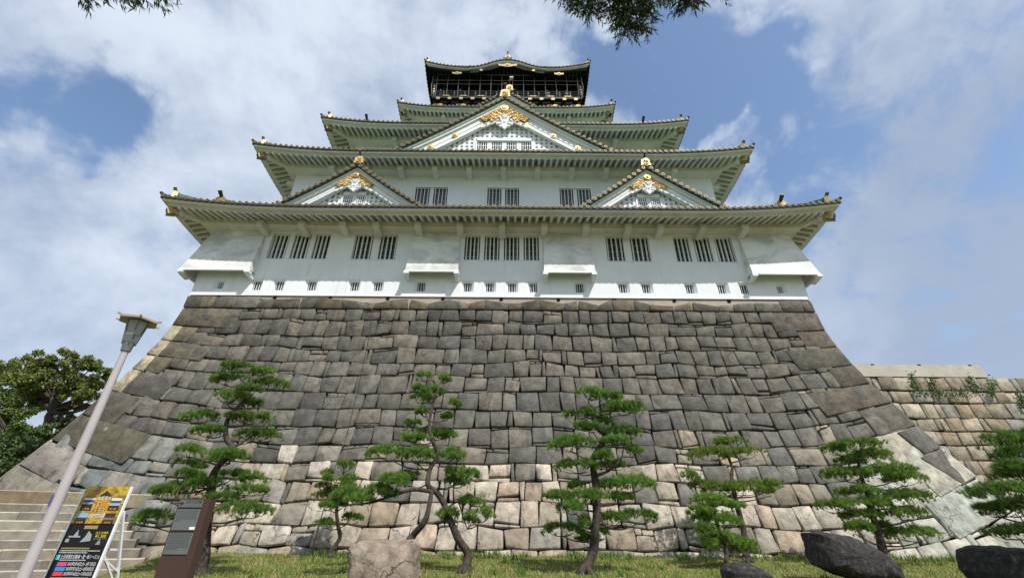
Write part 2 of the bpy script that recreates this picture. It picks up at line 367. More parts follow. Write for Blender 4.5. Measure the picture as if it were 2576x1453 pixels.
def stone(mb, fn, quad, col, rs, proud=0.0, gap=0.02, rough=0.035, round_=0.10):
    """one block: quad = 4 (u, z) corners BL BR TR TL, fn(u, z, depth) -> point"""
    wu = (abs(quad[1][0] - quad[0][0]) + abs(quad[2][0] - quad[3][0])) / 2; wz = (abs(quad[3][1] - quad[0][1]) + abs(quad[2][1] - quad[1][1])) / 2
    if wu < 0.06 or wz < 0.06: return
    gu, gz = max(0.0, 1 - 2 * gap / wu), max(0.0, 1 - 2 * gap / wz)
    tu, tz = rs.uniform(-0.03, 0.03), rs.uniform(-0.03, 0.03); bulge = rs.uniform(0.0, 0.025); seed = rs.uniform(0, 100)
    cut = [rs.uniform(0.1, 1.0) * round_ * (2.2 if rs.random() < 0.12 else 1) for _ in range(4)]
    vs = []
    mb.col = col
    ba, bb = max(0.6, 1 - 0.07 / max(wu, 0.1)), max(0.6, 1 - 0.07 / max(wz, 0.1))
    b2a, b2b = 1 - 0.032 / max(wu, 0.1), 1 - 0.032 / max(wz, 0.1)
    la = [-1, -b2a, -ba, 0, ba, b2a, 1]; lb = [-1, -b2b, -bb, 0, bb, b2b, 1]
    for jb, b0 in enumerate(lb):
        for ja, a0 in enumerate(la):
            a, b = a0, b0
            ea, eb = ja in (0, 6), jb in (0, 6)
            near = ja in (0, 1, 5, 6) and jb in (0, 1, 5, 6)
            if near:
                k = cut[(0 if b0 < 0 else 2) + (0 if a0 < 0 else 1)]
                a *= 1 - k; b *= 1 - k
            w1 = noise.noise(Vector((a0 * 1.3 + seed, b0 * 1.3, seed))) ; w2 = noise.noise(Vector((a0 * 1.3, b0 * 1.3 + seed, -seed)))
            a = a * gu + w1 * 0.05 / max(wu, 0.3); b = b * gz + w2 * 0.05 / max(wz, 0.3)
            f, g = (a + 1) / 2, (b + 1) / 2
            u = lerp(lerp(quad[0][0], quad[1][0], f), lerp(quad[3][0], quad[2][0], f), g)
            z = lerp(lerp(quad[0][1], quad[1][1], f), lerp(quad[3][1], quad[2][1], f), g)
            d = proud + tu * a0 + tz * b0 + bulge * (1 - a0 * a0) * (1 - b0 * b0) + rough * noise.noise(Vector((u * 2.1, z * 2.1, seed)))
            if ea or eb: d -= 0.13
            elif ja in (1, 5) or jb in (1, 5): d -= 0.012
            vs.append(fn(u, z, d))
    mb.add(vs, [(j * 7 + i, j * 7 + i + 1, (j + 1) * 7 + i + 1, (j + 1) * 7 + i) for j in range(6) for i in range(6)])
def vary(c, rs, v=0.18, h=0.05):
    k = rs.uniform(1 - v, 1 + v); return (c[0] * k * rs.uniform(1 - h, 1 + h), c[1] * k, c[2] * k * rs.uniform(1 - h, 1 + h))
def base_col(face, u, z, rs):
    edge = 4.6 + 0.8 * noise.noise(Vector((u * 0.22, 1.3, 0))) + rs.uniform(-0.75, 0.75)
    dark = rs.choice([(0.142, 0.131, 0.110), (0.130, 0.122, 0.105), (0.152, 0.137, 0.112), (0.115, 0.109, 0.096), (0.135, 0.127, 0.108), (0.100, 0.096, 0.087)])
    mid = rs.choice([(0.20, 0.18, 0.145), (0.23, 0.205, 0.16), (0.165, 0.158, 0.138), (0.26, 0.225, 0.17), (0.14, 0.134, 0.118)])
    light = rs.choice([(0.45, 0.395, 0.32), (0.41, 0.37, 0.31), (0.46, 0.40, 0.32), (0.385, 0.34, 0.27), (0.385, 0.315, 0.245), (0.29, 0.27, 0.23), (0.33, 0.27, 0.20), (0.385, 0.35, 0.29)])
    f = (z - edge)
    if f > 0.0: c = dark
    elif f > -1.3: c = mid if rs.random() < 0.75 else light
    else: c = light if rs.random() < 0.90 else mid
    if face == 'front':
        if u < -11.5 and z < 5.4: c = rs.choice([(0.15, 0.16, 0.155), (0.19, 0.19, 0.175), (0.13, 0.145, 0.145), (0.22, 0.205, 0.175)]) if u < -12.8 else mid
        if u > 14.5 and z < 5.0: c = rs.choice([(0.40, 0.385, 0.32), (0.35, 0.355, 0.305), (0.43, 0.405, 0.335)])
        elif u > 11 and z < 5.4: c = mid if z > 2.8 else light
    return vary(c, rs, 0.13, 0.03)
def lay_wall(mb, face, rs, z_top=12.02, z_bot=-0.9, corner=2.2, detail=True):
    h0 = FACES[face][3]
    fn = lambda u, z, d: spt(face, u, z, d)
    # course boundaries
    qs = [z_top]
    while qs[-1] > z_bot: qs.append(qs[-1] - rs.uniform(0.68, 0.92))
    ph = [(rs.uniform(0, 9), rs.uniform(0, 9)) for _ in qs]
    def bz(i, u):
        w = 0.0 if i == 0 else 0.17 * noise.noise(Vector((u * 0.30, ph[i][0], 0))) + 0.13 * noise.noise(Vector((u * 0.95, ph[i][1], 4)))
        return zc(face, u, qs[i] + w)
    for i in range(len(qs) - 1):
        half = h0 + batter((qs[i] + qs[i + 1]) / 2) - corner * 0.62
        u = -half - rs.uniform(0, 0.5)
        while u < half:
            r_ = rs.random()
            w = rs.uniform(0.16, 0.30) if r_ < 0.11 else (rs.uniform(0.60, 1.10) if r_ < 0.94 else rs.uniform(1.1, 1.45))
            u2 = min(u + w, half + 0.4)
            j = lambda: rs.uniform(-0.055, 0.055)
            s0, s1 = j() , j()
            zb0, zb1, zt0, zt1 = bz(i + 1, u), bz(i + 1, u2), bz(i, u), bz(i, u2)
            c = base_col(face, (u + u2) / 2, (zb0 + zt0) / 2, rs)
            lowr = 1.0 + 0.9 * smooth(5.0, 1.5, (zb0 + zt0) / 2) if True else 1
            if detail and w > 0.6 and rs.random() < 0.25:  # filler stones above or below
                fh = rs.uniform(0.10, 0.24)
                if rs.random() < 0.6:
                    zm0, zm1 = zt0 - fh * rs.uniform(0.6, 1.3), zt1 - fh * rs.uniform(0.5, 1.3)
                    um = lerp(u, u2, rs.uniform(0.3, 0.7))
                    stone(mb, fn, [(u, zm0), (um, (zm0 + zm1) / 2), (um, (zt0 + zt1) / 2), (u, zt0)], vary(c, rs, 0.3), rs, -0.05, 0.012, 0.02)
                    stone(mb, fn, [(um, (zm0 + zm1) / 2), (u2, zm1), (u2, zt1), (um, (zt0 + zt1) / 2)], vary(c, rs, 0.3), rs, -0.05, 0.012, 0.02)
                    zt0, zt1 = zm0, zm1
                else:
                    zm0, zm1 = zb0 + fh * rs.uniform(0.5, 1.3), zb1 + fh * rs.uniform(0.5, 1.3)
                    stone(mb, fn, [(u, zb0), (u2, zb1), (u2, zm1), (u, zm0)], vary(c, rs, 0.3), rs, -0.05, 0.012, 0.02)
                    zb0, zb1 = zm0, zm1
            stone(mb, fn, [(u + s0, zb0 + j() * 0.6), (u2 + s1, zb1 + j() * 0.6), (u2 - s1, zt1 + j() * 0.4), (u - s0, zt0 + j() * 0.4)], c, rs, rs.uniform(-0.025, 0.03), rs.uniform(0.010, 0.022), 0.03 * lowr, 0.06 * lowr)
            u = u2
    # big dressed blocks up both corners
    for sg in (-1, 1):
        q = 12.02; k = 0
        while q > z_bot:
            hh = rs.uniform(0.95, 1.35) * (1.0 + 0.1 * (q < 7)); q2 = q - hh
            L = (rs.uniform(2.5, 3.6) if k % 2 == 0 else rs.uniform(1.4, 1.9)) * (1.15 if q < 7 else 1.0)
            e0, e1 = 0, 0
            def cq(uu, qq): return (uu, zc(face, uu, qq))
            def hw(qq):                                     # corner line: |u| = h0 + batter(z) at the curved-up height
                z = qq
                for _ in range(6): z = zc(face, h0 + batter(z), qq)
                return h0 + batter(z)
            ot, ob = hw(q), hw(q2)
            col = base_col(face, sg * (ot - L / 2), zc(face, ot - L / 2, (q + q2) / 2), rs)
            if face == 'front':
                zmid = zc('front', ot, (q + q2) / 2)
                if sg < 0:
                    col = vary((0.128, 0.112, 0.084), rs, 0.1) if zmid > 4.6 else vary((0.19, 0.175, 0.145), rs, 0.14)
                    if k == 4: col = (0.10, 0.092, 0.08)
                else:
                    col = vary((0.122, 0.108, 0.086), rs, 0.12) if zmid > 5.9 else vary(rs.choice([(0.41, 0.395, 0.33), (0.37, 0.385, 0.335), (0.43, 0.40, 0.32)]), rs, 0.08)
            tr = 0.0
            a, b, c_, d_ = (sg * (ob - L), q2), (sg * (ob + tr), q2), (sg * (ot + tr), q), (sg * (ot - L), q)
            quad = [cq(*a), cq(*b), cq(*c_), cq(*d_)]
            if sg < 0: quad = [quad[1], quad[0], quad[3], quad[2]]
            # the split (long block = one stone; short = two)
            stone(mb, fn, quad, vary(col, rs, 0.14, 0.04), rs, rs.uniform(0.02, 0.05), 0.016, 0.014, 0.03)
            if face == 'front' and sg < 0 and zmid < 11.4:   # pale tan strip along the left arris
                wd = 0.62 if zmid > 6.9 else 0.0
                if wd:
                    aa = [cq(-(ob - wd * 1.05), q2), cq(-ob, q2), cq(-ot, q), cq(-(ot - wd * 0.95), q)]
                    stone(mb, fn, [aa[1], aa[0], aa[3], aa[2]], vary((0.40, 0.335, 0.235), rs, 0.08), rs, 0.062, 0.006, 0.006, 0.0)
            if face == 'front' and sg > 0 and 1.5 < zmid < 5.6:   # soot-dark outer part of the pale corner blocks
                wd = 1.15 if zmid > 3.6 else 0.0
                if wd:
                    aa = [cq(ob - wd * rs.uniform(0.7, 1.2), q2), cq(ob, q2), cq(ot, q), cq(ot - wd * rs.uniform(0.9, 1.2), q)]
                    stone(mb, fn, aa, vary((0.135, 0.125, 0.11), rs, 0.08), rs, 0.062, 0.006, 0.006, 0.0)
            q = q2; k += 1
base = thing('castle_rampart', (XC, YF, 0.8), 'huge dark grey battered stone base of fitted blocks carrying the white keep', 'stone wall')
for face in ('front', 'right', 'left'):
    rs = random.Random({'front': 21, 'right': 22, 'left': 23}[face])
    mb = MB()
    lay_wall(mb, face, rs, detail=(face == 'front'))
    # top course: big blocks with ragged upper edges
    h0 = FACES[face][3]; u = -h0 - 0.06
    fn = lambda u_, z_, d_, f_=face: spt(f_, u_, z_, d_)
    ragged = 12.5
    while u < h0 + 0.05:
        w = rs.uniform(0.7, 1.6); u2 = min(u + w, h0 + 0.07)
        if h0 + 0.07 - u2 < 0.5: u2 = h0 + 0.07
        nt = ragged; ragged = rs.choice([12.44, 12.5, 12.6, 12.68, 12.72, 12.38])
        endz = 12.74 if (u2 > h0 - 1.2 or u < -h0 + 3.0) else None
        za, zb = (endz, endz) if endz else (nt, ragged)
        c = vary(rs.choice([(0.105, 0.096, 0.082), (0.12, 0.11, 0.092), (0.14, 0.115, 0.08), (0.15, 0.138, 0.115)]), rs)
        j = lambda: rs.uniform(-0.08, 0.08)
        a0, a1 = (0 if u < -h0 + 0.05 else j()), (0 if u2 > h0 else j())
        stone(mb, fn, [(u, 12.03), (u2, 12.03), (u2 + a1, zb), (u + a0, za)], c, rs, 0.03, 0.006, 0.025, 0.10)
        u = u2
    mb.build('stone_facing', M['stone'], base, smooth=True)
bk = MB()
for face in FACES:
    h0 = FACES[face][3]
    bk.grid(lambda f, g, face=face, h0=h0: spt(face, (f * 2 - 1) * (h0 + batter(12.3 - 13.5 * g) - 0.08), 12.3 - 13.5 * g, -0.15), 4, 26)
bk.build('wall_core', M['gap'], base)
mo = MB()
for face in FACES:
    h0 = FACES[face][3]
    mo.grid(lambda f, g, face=face, h0=h0: spt(face, (f * 2 - 1) * (h0 + batter(12.81 - 0.75 * g) - 0.02), 12.81 - 0.75 * g, -0.04), 12, 4)
mo.box((XC - HX + 0.05, YF + 0.05, 12.2), (XC + HX - 0.05, YF + 2 * HY, 12.80))
mo.build('mortar_band', M['mortar'], base)
for px in (548, 690, 830, 975, 1114, 1261, 1405, 1546, 1697, 1835, 1972):
    p = at(px, 745 + (px - 548) * 0.0075, YF - 0.05); d = MB()
    d.box((p.x - 0.085, YF - 0.005, 12.62), (p.x + 0.085, YF + 0.2, 12.785)); d.build('drain_outlet', M['dark'], base)
# lightning conductor pipe running up the face
lc = MB()
pts = [spt('front', at(787, 1385, 18.05).x, 0.7, 0.10), spt('front', at(850, 1150, 19.2).x, 4.3, 0.14), spt('front', at(862, 1110, 19.2).x, 5.0, 0.14)]
lc.tube(pts, 0.015, 6)
pts = [spt('front', at(862, 1110, 19.2).x, 5.0, 0.14)] + [spt('front', lerp(at(862, 1110, 19.2).x, at(930, 800, 21).x, k / 6), 5.0 + 6.6 * k / 6, 0.12) for k in range(1, 7)]
lo_ = lc.build('lightning_conductor', M['greywood'])
tag(lo_, 'thin grey conductor pipe climbing the stone base beside the smallest pine', 'pipe')
lc = MB(); lc.tube(pts, 0.012, 5); lc.build('cable', M['tile_dark'], lo_)
# ================================================================== the keep
keep = thing('castle_keep', (XC, YF, ZT), 'white five tier castle keep with green eaves, gilded gables and black top storey', 'castle')

def frames(hx, yf, hy):
    return [(Vector((XC, yf, 0)), Vector((1, 0, 0)), Vector((0, -1, 0)), hx),
            (Vector((XC + hx, yf + hy, 0)), Vector((0, 1, 0)), Vector((1, 0, 0)), hy),
            (Vector((XC, yf + 2 * hy, 0)), Vector((-1, 0, 0)), Vector((0, 1, 0)), hx),
            (Vector((XC - hx, yf + hy, 0)), Vector((0, -1, 0)), Vector((-1, 0, 0)), hy)]
def fp(fr, u, v, z): return fr[0] + fr[1] * u + fr[2] * v + Vector((0, 0, z))

def wall_with_holes(name, m_, x0, x1, z0, z1, y, holes, parent, depth=None):
    """front wall sheet with real openings; holes = (x0, x1, z0, z1)"""
    xs = sorted({x0, x1, *[h[0] for h in holes], *[h[1] for h in holes]})
    zs = sorted({z0, z1, *[h[2] for h in holes], *[h[3] for h in holes]})
    mb = MB()
    for i in range(len(xs) - 1):
        for j in range(len(zs) - 1):
            cx, cz = (xs[i] + xs[i + 1]) / 2, (zs[j] + zs[j + 1]) / 2
            if any(h[0] < cx < h[1] and h[2] < cz < h[3] for h in holes): continue
            mb.add([(xs[i], y, zs[j]), (xs[i + 1], y, zs[j]), (xs[i + 1], y, zs[j + 1]), (xs[i], y, zs[j + 1])], [(0, 1, 2, 3)])
    return mb

def window(x0, x1, z0, z1, y, panes, bars, nh, barw, depth, splay=None, m_frame='plaster', parent=None, sill=False, mull=0.55, glass='glass'):
    """recessed window: reveal, dark pane, mullions, vertical bars and thin glazing lines"""
    w = MB()
    ix0, ix1, iz0, iz1 = splay if splay else (x0, x1, z0, z1)
    O = [(x0, y, z0), (x1, y, z0), (x1, y, z1), (x0, y, z1)]; I = [(ix0, y + depth, iz0), (ix1, y + depth, iz0), (ix1, y + depth, iz1), (ix0, y + depth, iz1)]
    w.add(O + I, [(0, 1, 5, 4), (1, 2, 6, 5), (2, 3, 7, 6), (3, 0, 4, 7)])
    W_ = ix1 - ix0; mw = mull if panes > 1 else 0
    pw = (W_ - mw * (panes - 1)) / panes
    yb = y + depth
    for k in range(panes - 1):
        a = ix0 + pw * (k + 1) + mw * k
        w.box((a, yb - depth * 0.55, iz0), (a + mw, yb - 0.003, iz1))
    root = w.build('window', M[m_frame], parent)
    g = MB(); pd_ = 0.09 if nh else 0.03; g.box((ix0 - 0.02, yb + pd_, iz0 - 0.02), (ix1 + 0.02, yb + pd_ + 0.03, iz1 + 0.02)); g.build('pane', M[glass], root)
    b = MB()
    for k in range(panes):
        a = ix0 + (pw + mw) * k
        for i in range(bars):
            c = a + pw * (i + 0.5) / bars if bars > 2 else a + pw * (i + 1) / (bars + 1)
            b.box((c - barw / 2, yb - 0.09 if nh else yb - 0.03, iz0), (c + barw / 2, yb + 0.01, iz1))
    b.build('window_bars', M[m_frame], root)
    if nh:
        b = MB()
        for k in range(panes):
            a = ix0 + (pw + mw) * k
            for i in range(nh):
                zz_ = iz0 + (iz1 - iz0) * (i + 1) / (nh + 1)
                b.box((a, yb + 0.05, zz_ - 0.014), (a + pw, yb + 0.08, zz_ + 0.014))
            for i in range(6):
                c = a + pw * (i + 0.5) / 6
                b.box((c - 0.011, yb + 0.045, iz0), (c + 0.011, yb + 0.075, iz1))
        b.build('glazing_bars', M['wire'], root)
    return root

# ---- first storey wall, windows, loopholes
SMALL = [-15.6, -13.55, -12.31, -10.50, -8.10, -6.79, -4.38, -1.78, -0.54, 0.70, 1.89, 4.48, 6.89, 8.19, 10.63, 12.43, 13.67, 15.69]
BIG = [(-13.5, -10.0, 3), (-8.6, -6.06, 2), (-2.10, 2.26, 4), (6.20, 8.74, 2), (10.16, 13.67, 3)]
holes = []
for i, x in enumerate(SMALL):
    s = 0.27 if i in (0, 17) else 0.335
    holes.append((x - s - 0.02, x + s + 0.02, 13.49 - s, 13.49 + s + 0.04))
for a, b, n in BIG: holes.append((a, b, 15.22, 17.0))
w1 = wall_with_holes('wall', None, XC - HX, XC + HX, ZT, 17.75, YF, holes, keep)
w1.add([(XC - HX, YF, ZT), (XC - HX, YF + 30, ZT), (XC - HX, YF + 30, 17.75), (XC - HX, YF, 17.75)], [(0, 3, 2, 1)][:1])
w1.add([(XC + HX, YF, ZT), (XC + HX, YF + 30, ZT), (XC + HX, YF + 30, 17.75), (XC + HX, YF, 17.75)], [(0, 1, 2, 3)])
w1.add([(XC - HX, YF + 30, ZT), (XC + HX, YF + 30, ZT), (XC + HX, YF + 30, 17.75), (XC - HX, YF + 30, 17.75)], [(3, 2, 1, 0)])
w1.box((XC - HX - 0.03, YF - 0.035, ZT - 0.02), (XC + HX + 0.03, YF - 0.002, ZT + 0.05))
wall1 = w1.build('wall', M['plaster'], keep)
for i, h in enumerate(holes[:18]):
    x = SMALL[i]; s = 0.62
    cw = 0.205 if i not in (0, 17) else 0.15
    window(h[0], h[1], h[2], h[3], YF, 1, 3, 0, 0.024, 0.15, (x - cw, x + cw, h[2] + 0.05, h[3] - 0.11), 'plaster', keep)
for a, b, n in BIG:
    wroot = window(a, b, 15.22, 17.0, YF, n, 4, 3, 0.066, 0.30, None, 'plaster', keep, mull={2: 0.42, 3: 0.27, 4: 0.26}[n])
    fr_ = MB(); fr_.box((a - 0.10, YF - 0.045, 17.003), (b + 0.10, YF + 0.05, 17.09)); fr_.build('window_hood', M['plaster'], wroot)
    fr_ = MB(); fr_.box((a - 0.03, YF - 0.03, 15.17), (b + 0.03, YF + 0.05, 15.215)); fr_.build('window_sill', M['plaster'], wroot)

# ---- stone drop chutes (ishi-otoshi)
def chute(x0, x1, corner=0):
    P, zt, zb = 0.62, 17.3, 14.17
    mb = MB()
    yo = YF - P
    def prof(xa, xb, xa_t, xb_t):
        mb.add([(xa, yo, zb), (xb, yo, zb), (xb_t, YF - 0.02, zt), (xa_t, YF - 0.02, zt)], [(0, 1, 2, 3)])
    if corner == 0:
        prof(x0, x1, x0 + 0.14, x1 - 0.14)
        mb.add([(x0, yo, zb), (x0 + 0.14, YF - 0.02, zt), (x0, YF, zb)], [(0, 1, 2)]); mb.add([(x1, yo, zb), (x1, YF, zb), (x1 - 0.14, YF - 0.02, zt)], [(0, 1, 2)])
    else:
        sg = corner; xw = XC + sg * HX; xo = xw + sg * P; xi = x0 if sg > 0 else x1
        A = [(xi, yo, zb), (xo, yo, zb), (xw, YF - 0.02, zt), (xi - sg * -0.14, YF - 0.02, zt)]
        mb.add(A, [(0, 1, 2, 3)] if sg > 0 else [(3, 2, 1, 0)])
        mb.add([(xo, yo, zb), (xo, YF + 4.0, zb), (xw, YF + 4.0, zt), (xw, YF - 0.02, zt)], [(0, 1, 2, 3)] if sg > 0 else [(3, 2, 1, 0)])
        mb.add([(xi, yo, zb), (xi + sg * 0.14, YF - 0.02, zt), (xi, YF, zb)], [(0, 1, 2)] if sg > 0 else [(2, 1, 0)])
        mb.add([(xo, YF + 4.0, zb), (xw, YF + 4.0, zb), (xw, YF + 4.0, zt)], [(0, 1, 2)])
        x0, x1 = min(xi, xo), max(xi, xo)
    root = mb.build('drop_chute', M['plaster_dirty'], keep)
    lip = MB()
    lip.box((x0 - 0.03, yo - 0.015, zb - 0.11), (x1 + 0.03, yo + 0.10, zb - 0.002))
    if corner:
        xs = x1 if corner > 0 else x0
        lip.box((xs - 0.10 if corner > 0 else xs - 0.03, yo + 0.10, zb - 0.20), (xs + 0.03 if corner > 0 else xs + 0.10, YF + 4.0, zb - 0.002))
        lip.box((x0 + 0.12 if corner > 0 else x1 - 0.12 - 0.01, yo + 0.10, zb - 0.20), (x0 + 0.13 if corner > 0 else x1 - 0.12, YF - 0.003, zb - 0.002))
    lip.build('chute_lip', M['plaster'], root)
    for xa in ((x0 - 0.06, x0 + 0.22), (x1 - 0.22, x1 + 0.06)):
        f = MB(); f.box((xa[0], yo - 0.07, zb - 0.25), (xa[1], yo + 0.22, zb - 0.113))
        f.hexa([(xa[0] + 0.04, yo + 0.0, zb - 0.32), (xa[1] - 0.04, yo + 0.0, zb - 0.32), (xa[1] - 0.04, YF - 0.003, zb - 0.40), (xa[0] + 0.04, YF - 0.003, zb - 0.40),
                (xa[0] + 0.04, yo + 0.0, zb - 0.253), (xa[1] - 0.04, yo + 0.0, zb - 0.253), (xa[1] - 0.04, YF - 0.003, zb - 0.253), (xa[0] + 0.04, YF - 0.003, zb - 0.253)])
        f.build('chute_bracket', M['plaster'], root)
chute(-5.20, -2.28); chute(2.46, 5.30); chute(0, -13.78, -1); chute(13.95, 0, 1)

# ---- one generic eave tier
def eave(name, hx, yf, hy, ov, ze, rise, t0, mcol, run_in, brackets=None, bump=None, disc_sp=0.372, raf=0.41, black=False, hip_gold=True, slope=0.52, horns=()):
    frs = frames(hx, yf, hy)
    root = None
    def E(fr, t): return rise * max(0.0, (abs(t) - t0) / (1 - t0)) ** 2.1
    def B(k, u): return bump(u) if (bump and k == 0) else 0.0
    def z_off(k, fr, t, v, u): return E(fr, t) * max(0.0, min(1.0, v / ov)) + B(k, u) * max(0.0, min(1.0, (v + 0.6) / (ov + 0.6)))
    # tiled roof surface
    rb = MB(); ribs = MB(); lipb = MB(); rings = MB()
    def zroof(v): d = ov - v; return ze - 0.06 + slope * d + 0.035 * d * d
    for k, fr in enumerate(frs):
        h = fr[3]; nseg = 60 if k == 0 else 26
        vin = -min(run_in, h - 0.6)
        def fn(f, g, k=k, fr=fr, h=h):
            t = f * 2 - 1; v = lerp(ov + 0.02, vin, g); u = t * (h + v)
            return fp(fr, u, v, zroof(v) + z_off(k, fr, t, max(v, 0), u))
        rb.grid(fn, nseg, 5)
        if k == 2: continue
        n = int(2 * (h + ov) / disc_sp)
        for i in range(n + 1):
            u = -(h + ov) + 0.10 + (2 * (h + ov) - 0.20) * i / n
            t = u / (h + ov)
            ve = max(abs(u) - h + 0.05, vin)
            pts = []
            for q in range(4):
                v = lerp(ov + 0.03, ve, q / 3.0)
                pts.append(fp(fr, u, v, zroof(v) + 0.03 + z_off(k, fr, t, max(v, 0), u)))
            if pts[0].z > 0 and ve < ov - 0.05: ribs.tube(pts, 0.088, 6)
            p0 = fp(fr, u, ov + 0.03, ze - 0.03 + z_off(k, fr, t, ov, u))
            V = fr[2]
            rings.cyl(p0, V, 0.098, 0.05, 10, 0)
            rings.cyl(p0 + V * 0.051, V, 0.062, 0.008, 8, 1)
            rings.cyl(p0 + V * 0.060, V, 0.022, 0.006, 6, 0)
            if i < n:                                   # drooping pan-tile lip between two tile ends
                un = u + (2 * (h + ov) - 0.20) / n; tn = un / (h + ov)
                uu = [lerp(u, un, q / 4) for q in range(5)]
                vs = []
                for a in uu:
                    s_ = math.sin(math.pi * (a - u) / (un - u))
                    zt = ze - 0.05 + z_off(k, fr, a / (h + ov), ov, a)
                    vs += [fp(fr, a, ov + 0.035, zt + 0.02), fp(fr, a, ov + 0.035, zt - 0.075 - 0.045 * s_)]
                for a in uu:
                    zt = ze - 0.05 + z_off(k, fr, a / (h + ov), ov, a)
                    vs += [fp(fr, a, ov - 0.12, zt + 0.02), fp(fr, a, ov - 0.12, zt - 0.075)]
                lipb.add(vs, [(2 * q, 2 * q + 1, 2 * q + 3, 2 * q + 2) for q in range(4)] + [(2 * q + 1, 10 + 2 * q + 1, 10 + 2 * q + 3, 2 * q + 3) for q in range(4)])
    root = rb.build(name, M['tile'], keep, smooth=False)
    ribs.build('tile_ridges', M['tile'], root, smooth=True)
    b_ = len(rings.v); rings.v += lipb.v; rings.c += lipb.c; rings.f += [tuple(i + b_ for i in f) for f in lipb.f]; rings.m += [2] * len(lipb.f)
    rings.build('tile_edge', [M['tile_ring'], M['tile_core'], M['tile_dark']], root)
    # fascias, soffit, beam
    def strip(mb, k, fr, v0, v1, z0, z1, n=44, zf=None, lift0=None):
        h = fr[3]; sec = []
        for i in range(n + 1):
            t = -1 + 2 * i / n
            row = []
            for v, z in ((v0, z0), (v1, z0), (v1, z1), (v0, z1)):
                u = t * (h + v); row.append(fp(fr, u, v, z + z_off(k, fr, t, v, u)))
            sec.append(row)
        vs = [p for r_ in sec for p in r_]
        fs = [(i * 4 + a, i * 4 + (a + 1) % 4, i * 4 + 4 + (a + 1) % 4, i * 4 + 4 + a) for i in range(n) for a in range(4)]
        mb.add(vs, fs)
    def side_strip(mb, v0, v1, z0, z1):
        for k, fr in enumerate(frs):
            if k != 2: strip(mb, k, fr, v0, v1, z0, z1, 70 if (k == 0 and bump) else 44)
    a = MB(); side_strip(a, ov - 0.30, ov - 0.06, ze - 0.27, ze - 0.10) if not black else strip(a, 0, frs[0], ov - 0.30, ov - 0.06, ze - 0.27, ze - 0.10, 70); a.build('upper_fascia', M[mcol if not black else 'eave_upper'], root)
    if black:
        a = MB(); strip(a, 1, frs[1], ov - 0.30, ov - 0.06, ze - 0.27, ze - 0.10); a.build('side_fascia', M['black'], root); a = MB(); strip(a, 3, frs[3], ov - 0.30, ov - 0.06, ze - 0.27, ze - 0.10); a.build('side_fascia', M['black'], root)
    a = MB(); side_strip(a, ov - 0.47, ov - 0.303, ze - 0.345 if not black else ze - 0.62, ze - 0.20); a.build('lower_fascia', M[mcol] if not black else M['black'], root)
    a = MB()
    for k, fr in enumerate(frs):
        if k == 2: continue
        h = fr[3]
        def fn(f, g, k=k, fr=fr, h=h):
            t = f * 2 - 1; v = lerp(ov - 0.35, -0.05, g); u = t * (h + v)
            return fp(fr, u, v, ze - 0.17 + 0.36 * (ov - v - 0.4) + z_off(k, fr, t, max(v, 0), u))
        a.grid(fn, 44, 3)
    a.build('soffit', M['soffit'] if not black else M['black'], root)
    a = MB()
    for k, fr in enumerate(frs):
        if k == 2: continue
        h = fr[3]; n = int(2 * (h + ov - 0.5) / raf); sp = 2 * (h + ov - 0.5) / n
        for i in range(n + 1):
            u = -(h + ov - 0.5) + sp * i
            vo = ov - 0.36; vi = max(0.0, abs(u) - h + 0.06)
            if vo - vi < 0.12: continue
            w = 0.074
            def zz_(v, t): return ze - 0.17 + 0.36 * (ov - v - 0.4) + z_off(k, fr, t, v, u)
            t = u / (h + ov)
            a.hexa([fp(fr, u - w, vi, zz_(vi, t) - 0.25), fp(fr, u + w, vi, zz_(vi, t) - 0.25), fp(fr, u + w, vo, zz_(vo, t) - 0.25), fp(fr, u - w, vo, zz_(vo, t) - 0.25),
                    fp(fr, u - w, vi, zz_(vi, t) + 0.02), fp(fr, u + w, vi, zz_(vi, t) + 0.02), fp(fr, u + w, vo, zz_(vo, t) + 0.02), fp(fr, u - w, vo, zz_(vo, t) + 0.02)])
    a.build('rafters', M[mcol] if not black else M['black_mid'], root, recalc=True)
    if not black:
        a = MB()
        for k, fr in enumerate(frs):
            if k == 2: continue
            h = fr[3]
            strip(a, k, fr, -0.03, 0.62, ze - 0.36, ze + 0.25, 4)
        a.build('eave_beam', M[mcol], root)
        if brackets:
            for k, fr in enumerate(frs):
                if k == 2: continue
                for u in (brackets if k == 0 else [q for q in brackets if abs(q) < fr[3] - 0.6]):
                    b = MB(); p = []
                    for (v, z) in ((0.0, ze - 0.72), (0.96, ze - 0.58)):
                        p += [fp(fr, u - 0.18, v, z), fp(fr, u + 0.18, v, z)]
                    q = []
                    for (v, z) in ((0.0, ze - 0.30), (0.96, ze - 0.25)):
                        q += [fp(fr, u - 0.18, v, z), fp(fr, u + 0.18, v, z)]
                    b.hexa([p[0], p[1], p[3], p[2], q[0], q[1], q[3], q[2]]); b.build('eave_bracket', M[mcol], root, recalc=True)
    # hips: diagonal beam below, ridge with gilded end and horns above
    for sx in (-1, 1):
        D = Vector((sx, -1, 0)).normalized(); S = Vector((1, sx, 0)).normalized() if sx > 0 else Vector((1, 1, 0)).normalized()
        S = Vector((-D.y, D.x, 0))
        wc = Vector((XC + sx * hx, yf, 0)); dl = ov * math.sqrt(2)
        b = MB()
        zi, zo = ze - 0.36 + 0.28 * ov, ze - 0.52 + rise * 0.72
        p_in, p_md, p_out = wc - D * 0.1 + Vector((0, 0, zi - 0.05)), wc + D * (dl * 0.55) + Vector((0, 0, lerp(zi, zo, 0.45) - 0.04)), wc + D * (dl - 1.0) + Vector((0, 0, zo))
        b.bar(p_in, p_md, 0.30, 0.46); b.bar(p_md - (p_out - p_md) * 0.08, p_out, 0.26, 0.38)
        hb = b.build('hip_rafter', M[mcol] if not black else M['black'], root)
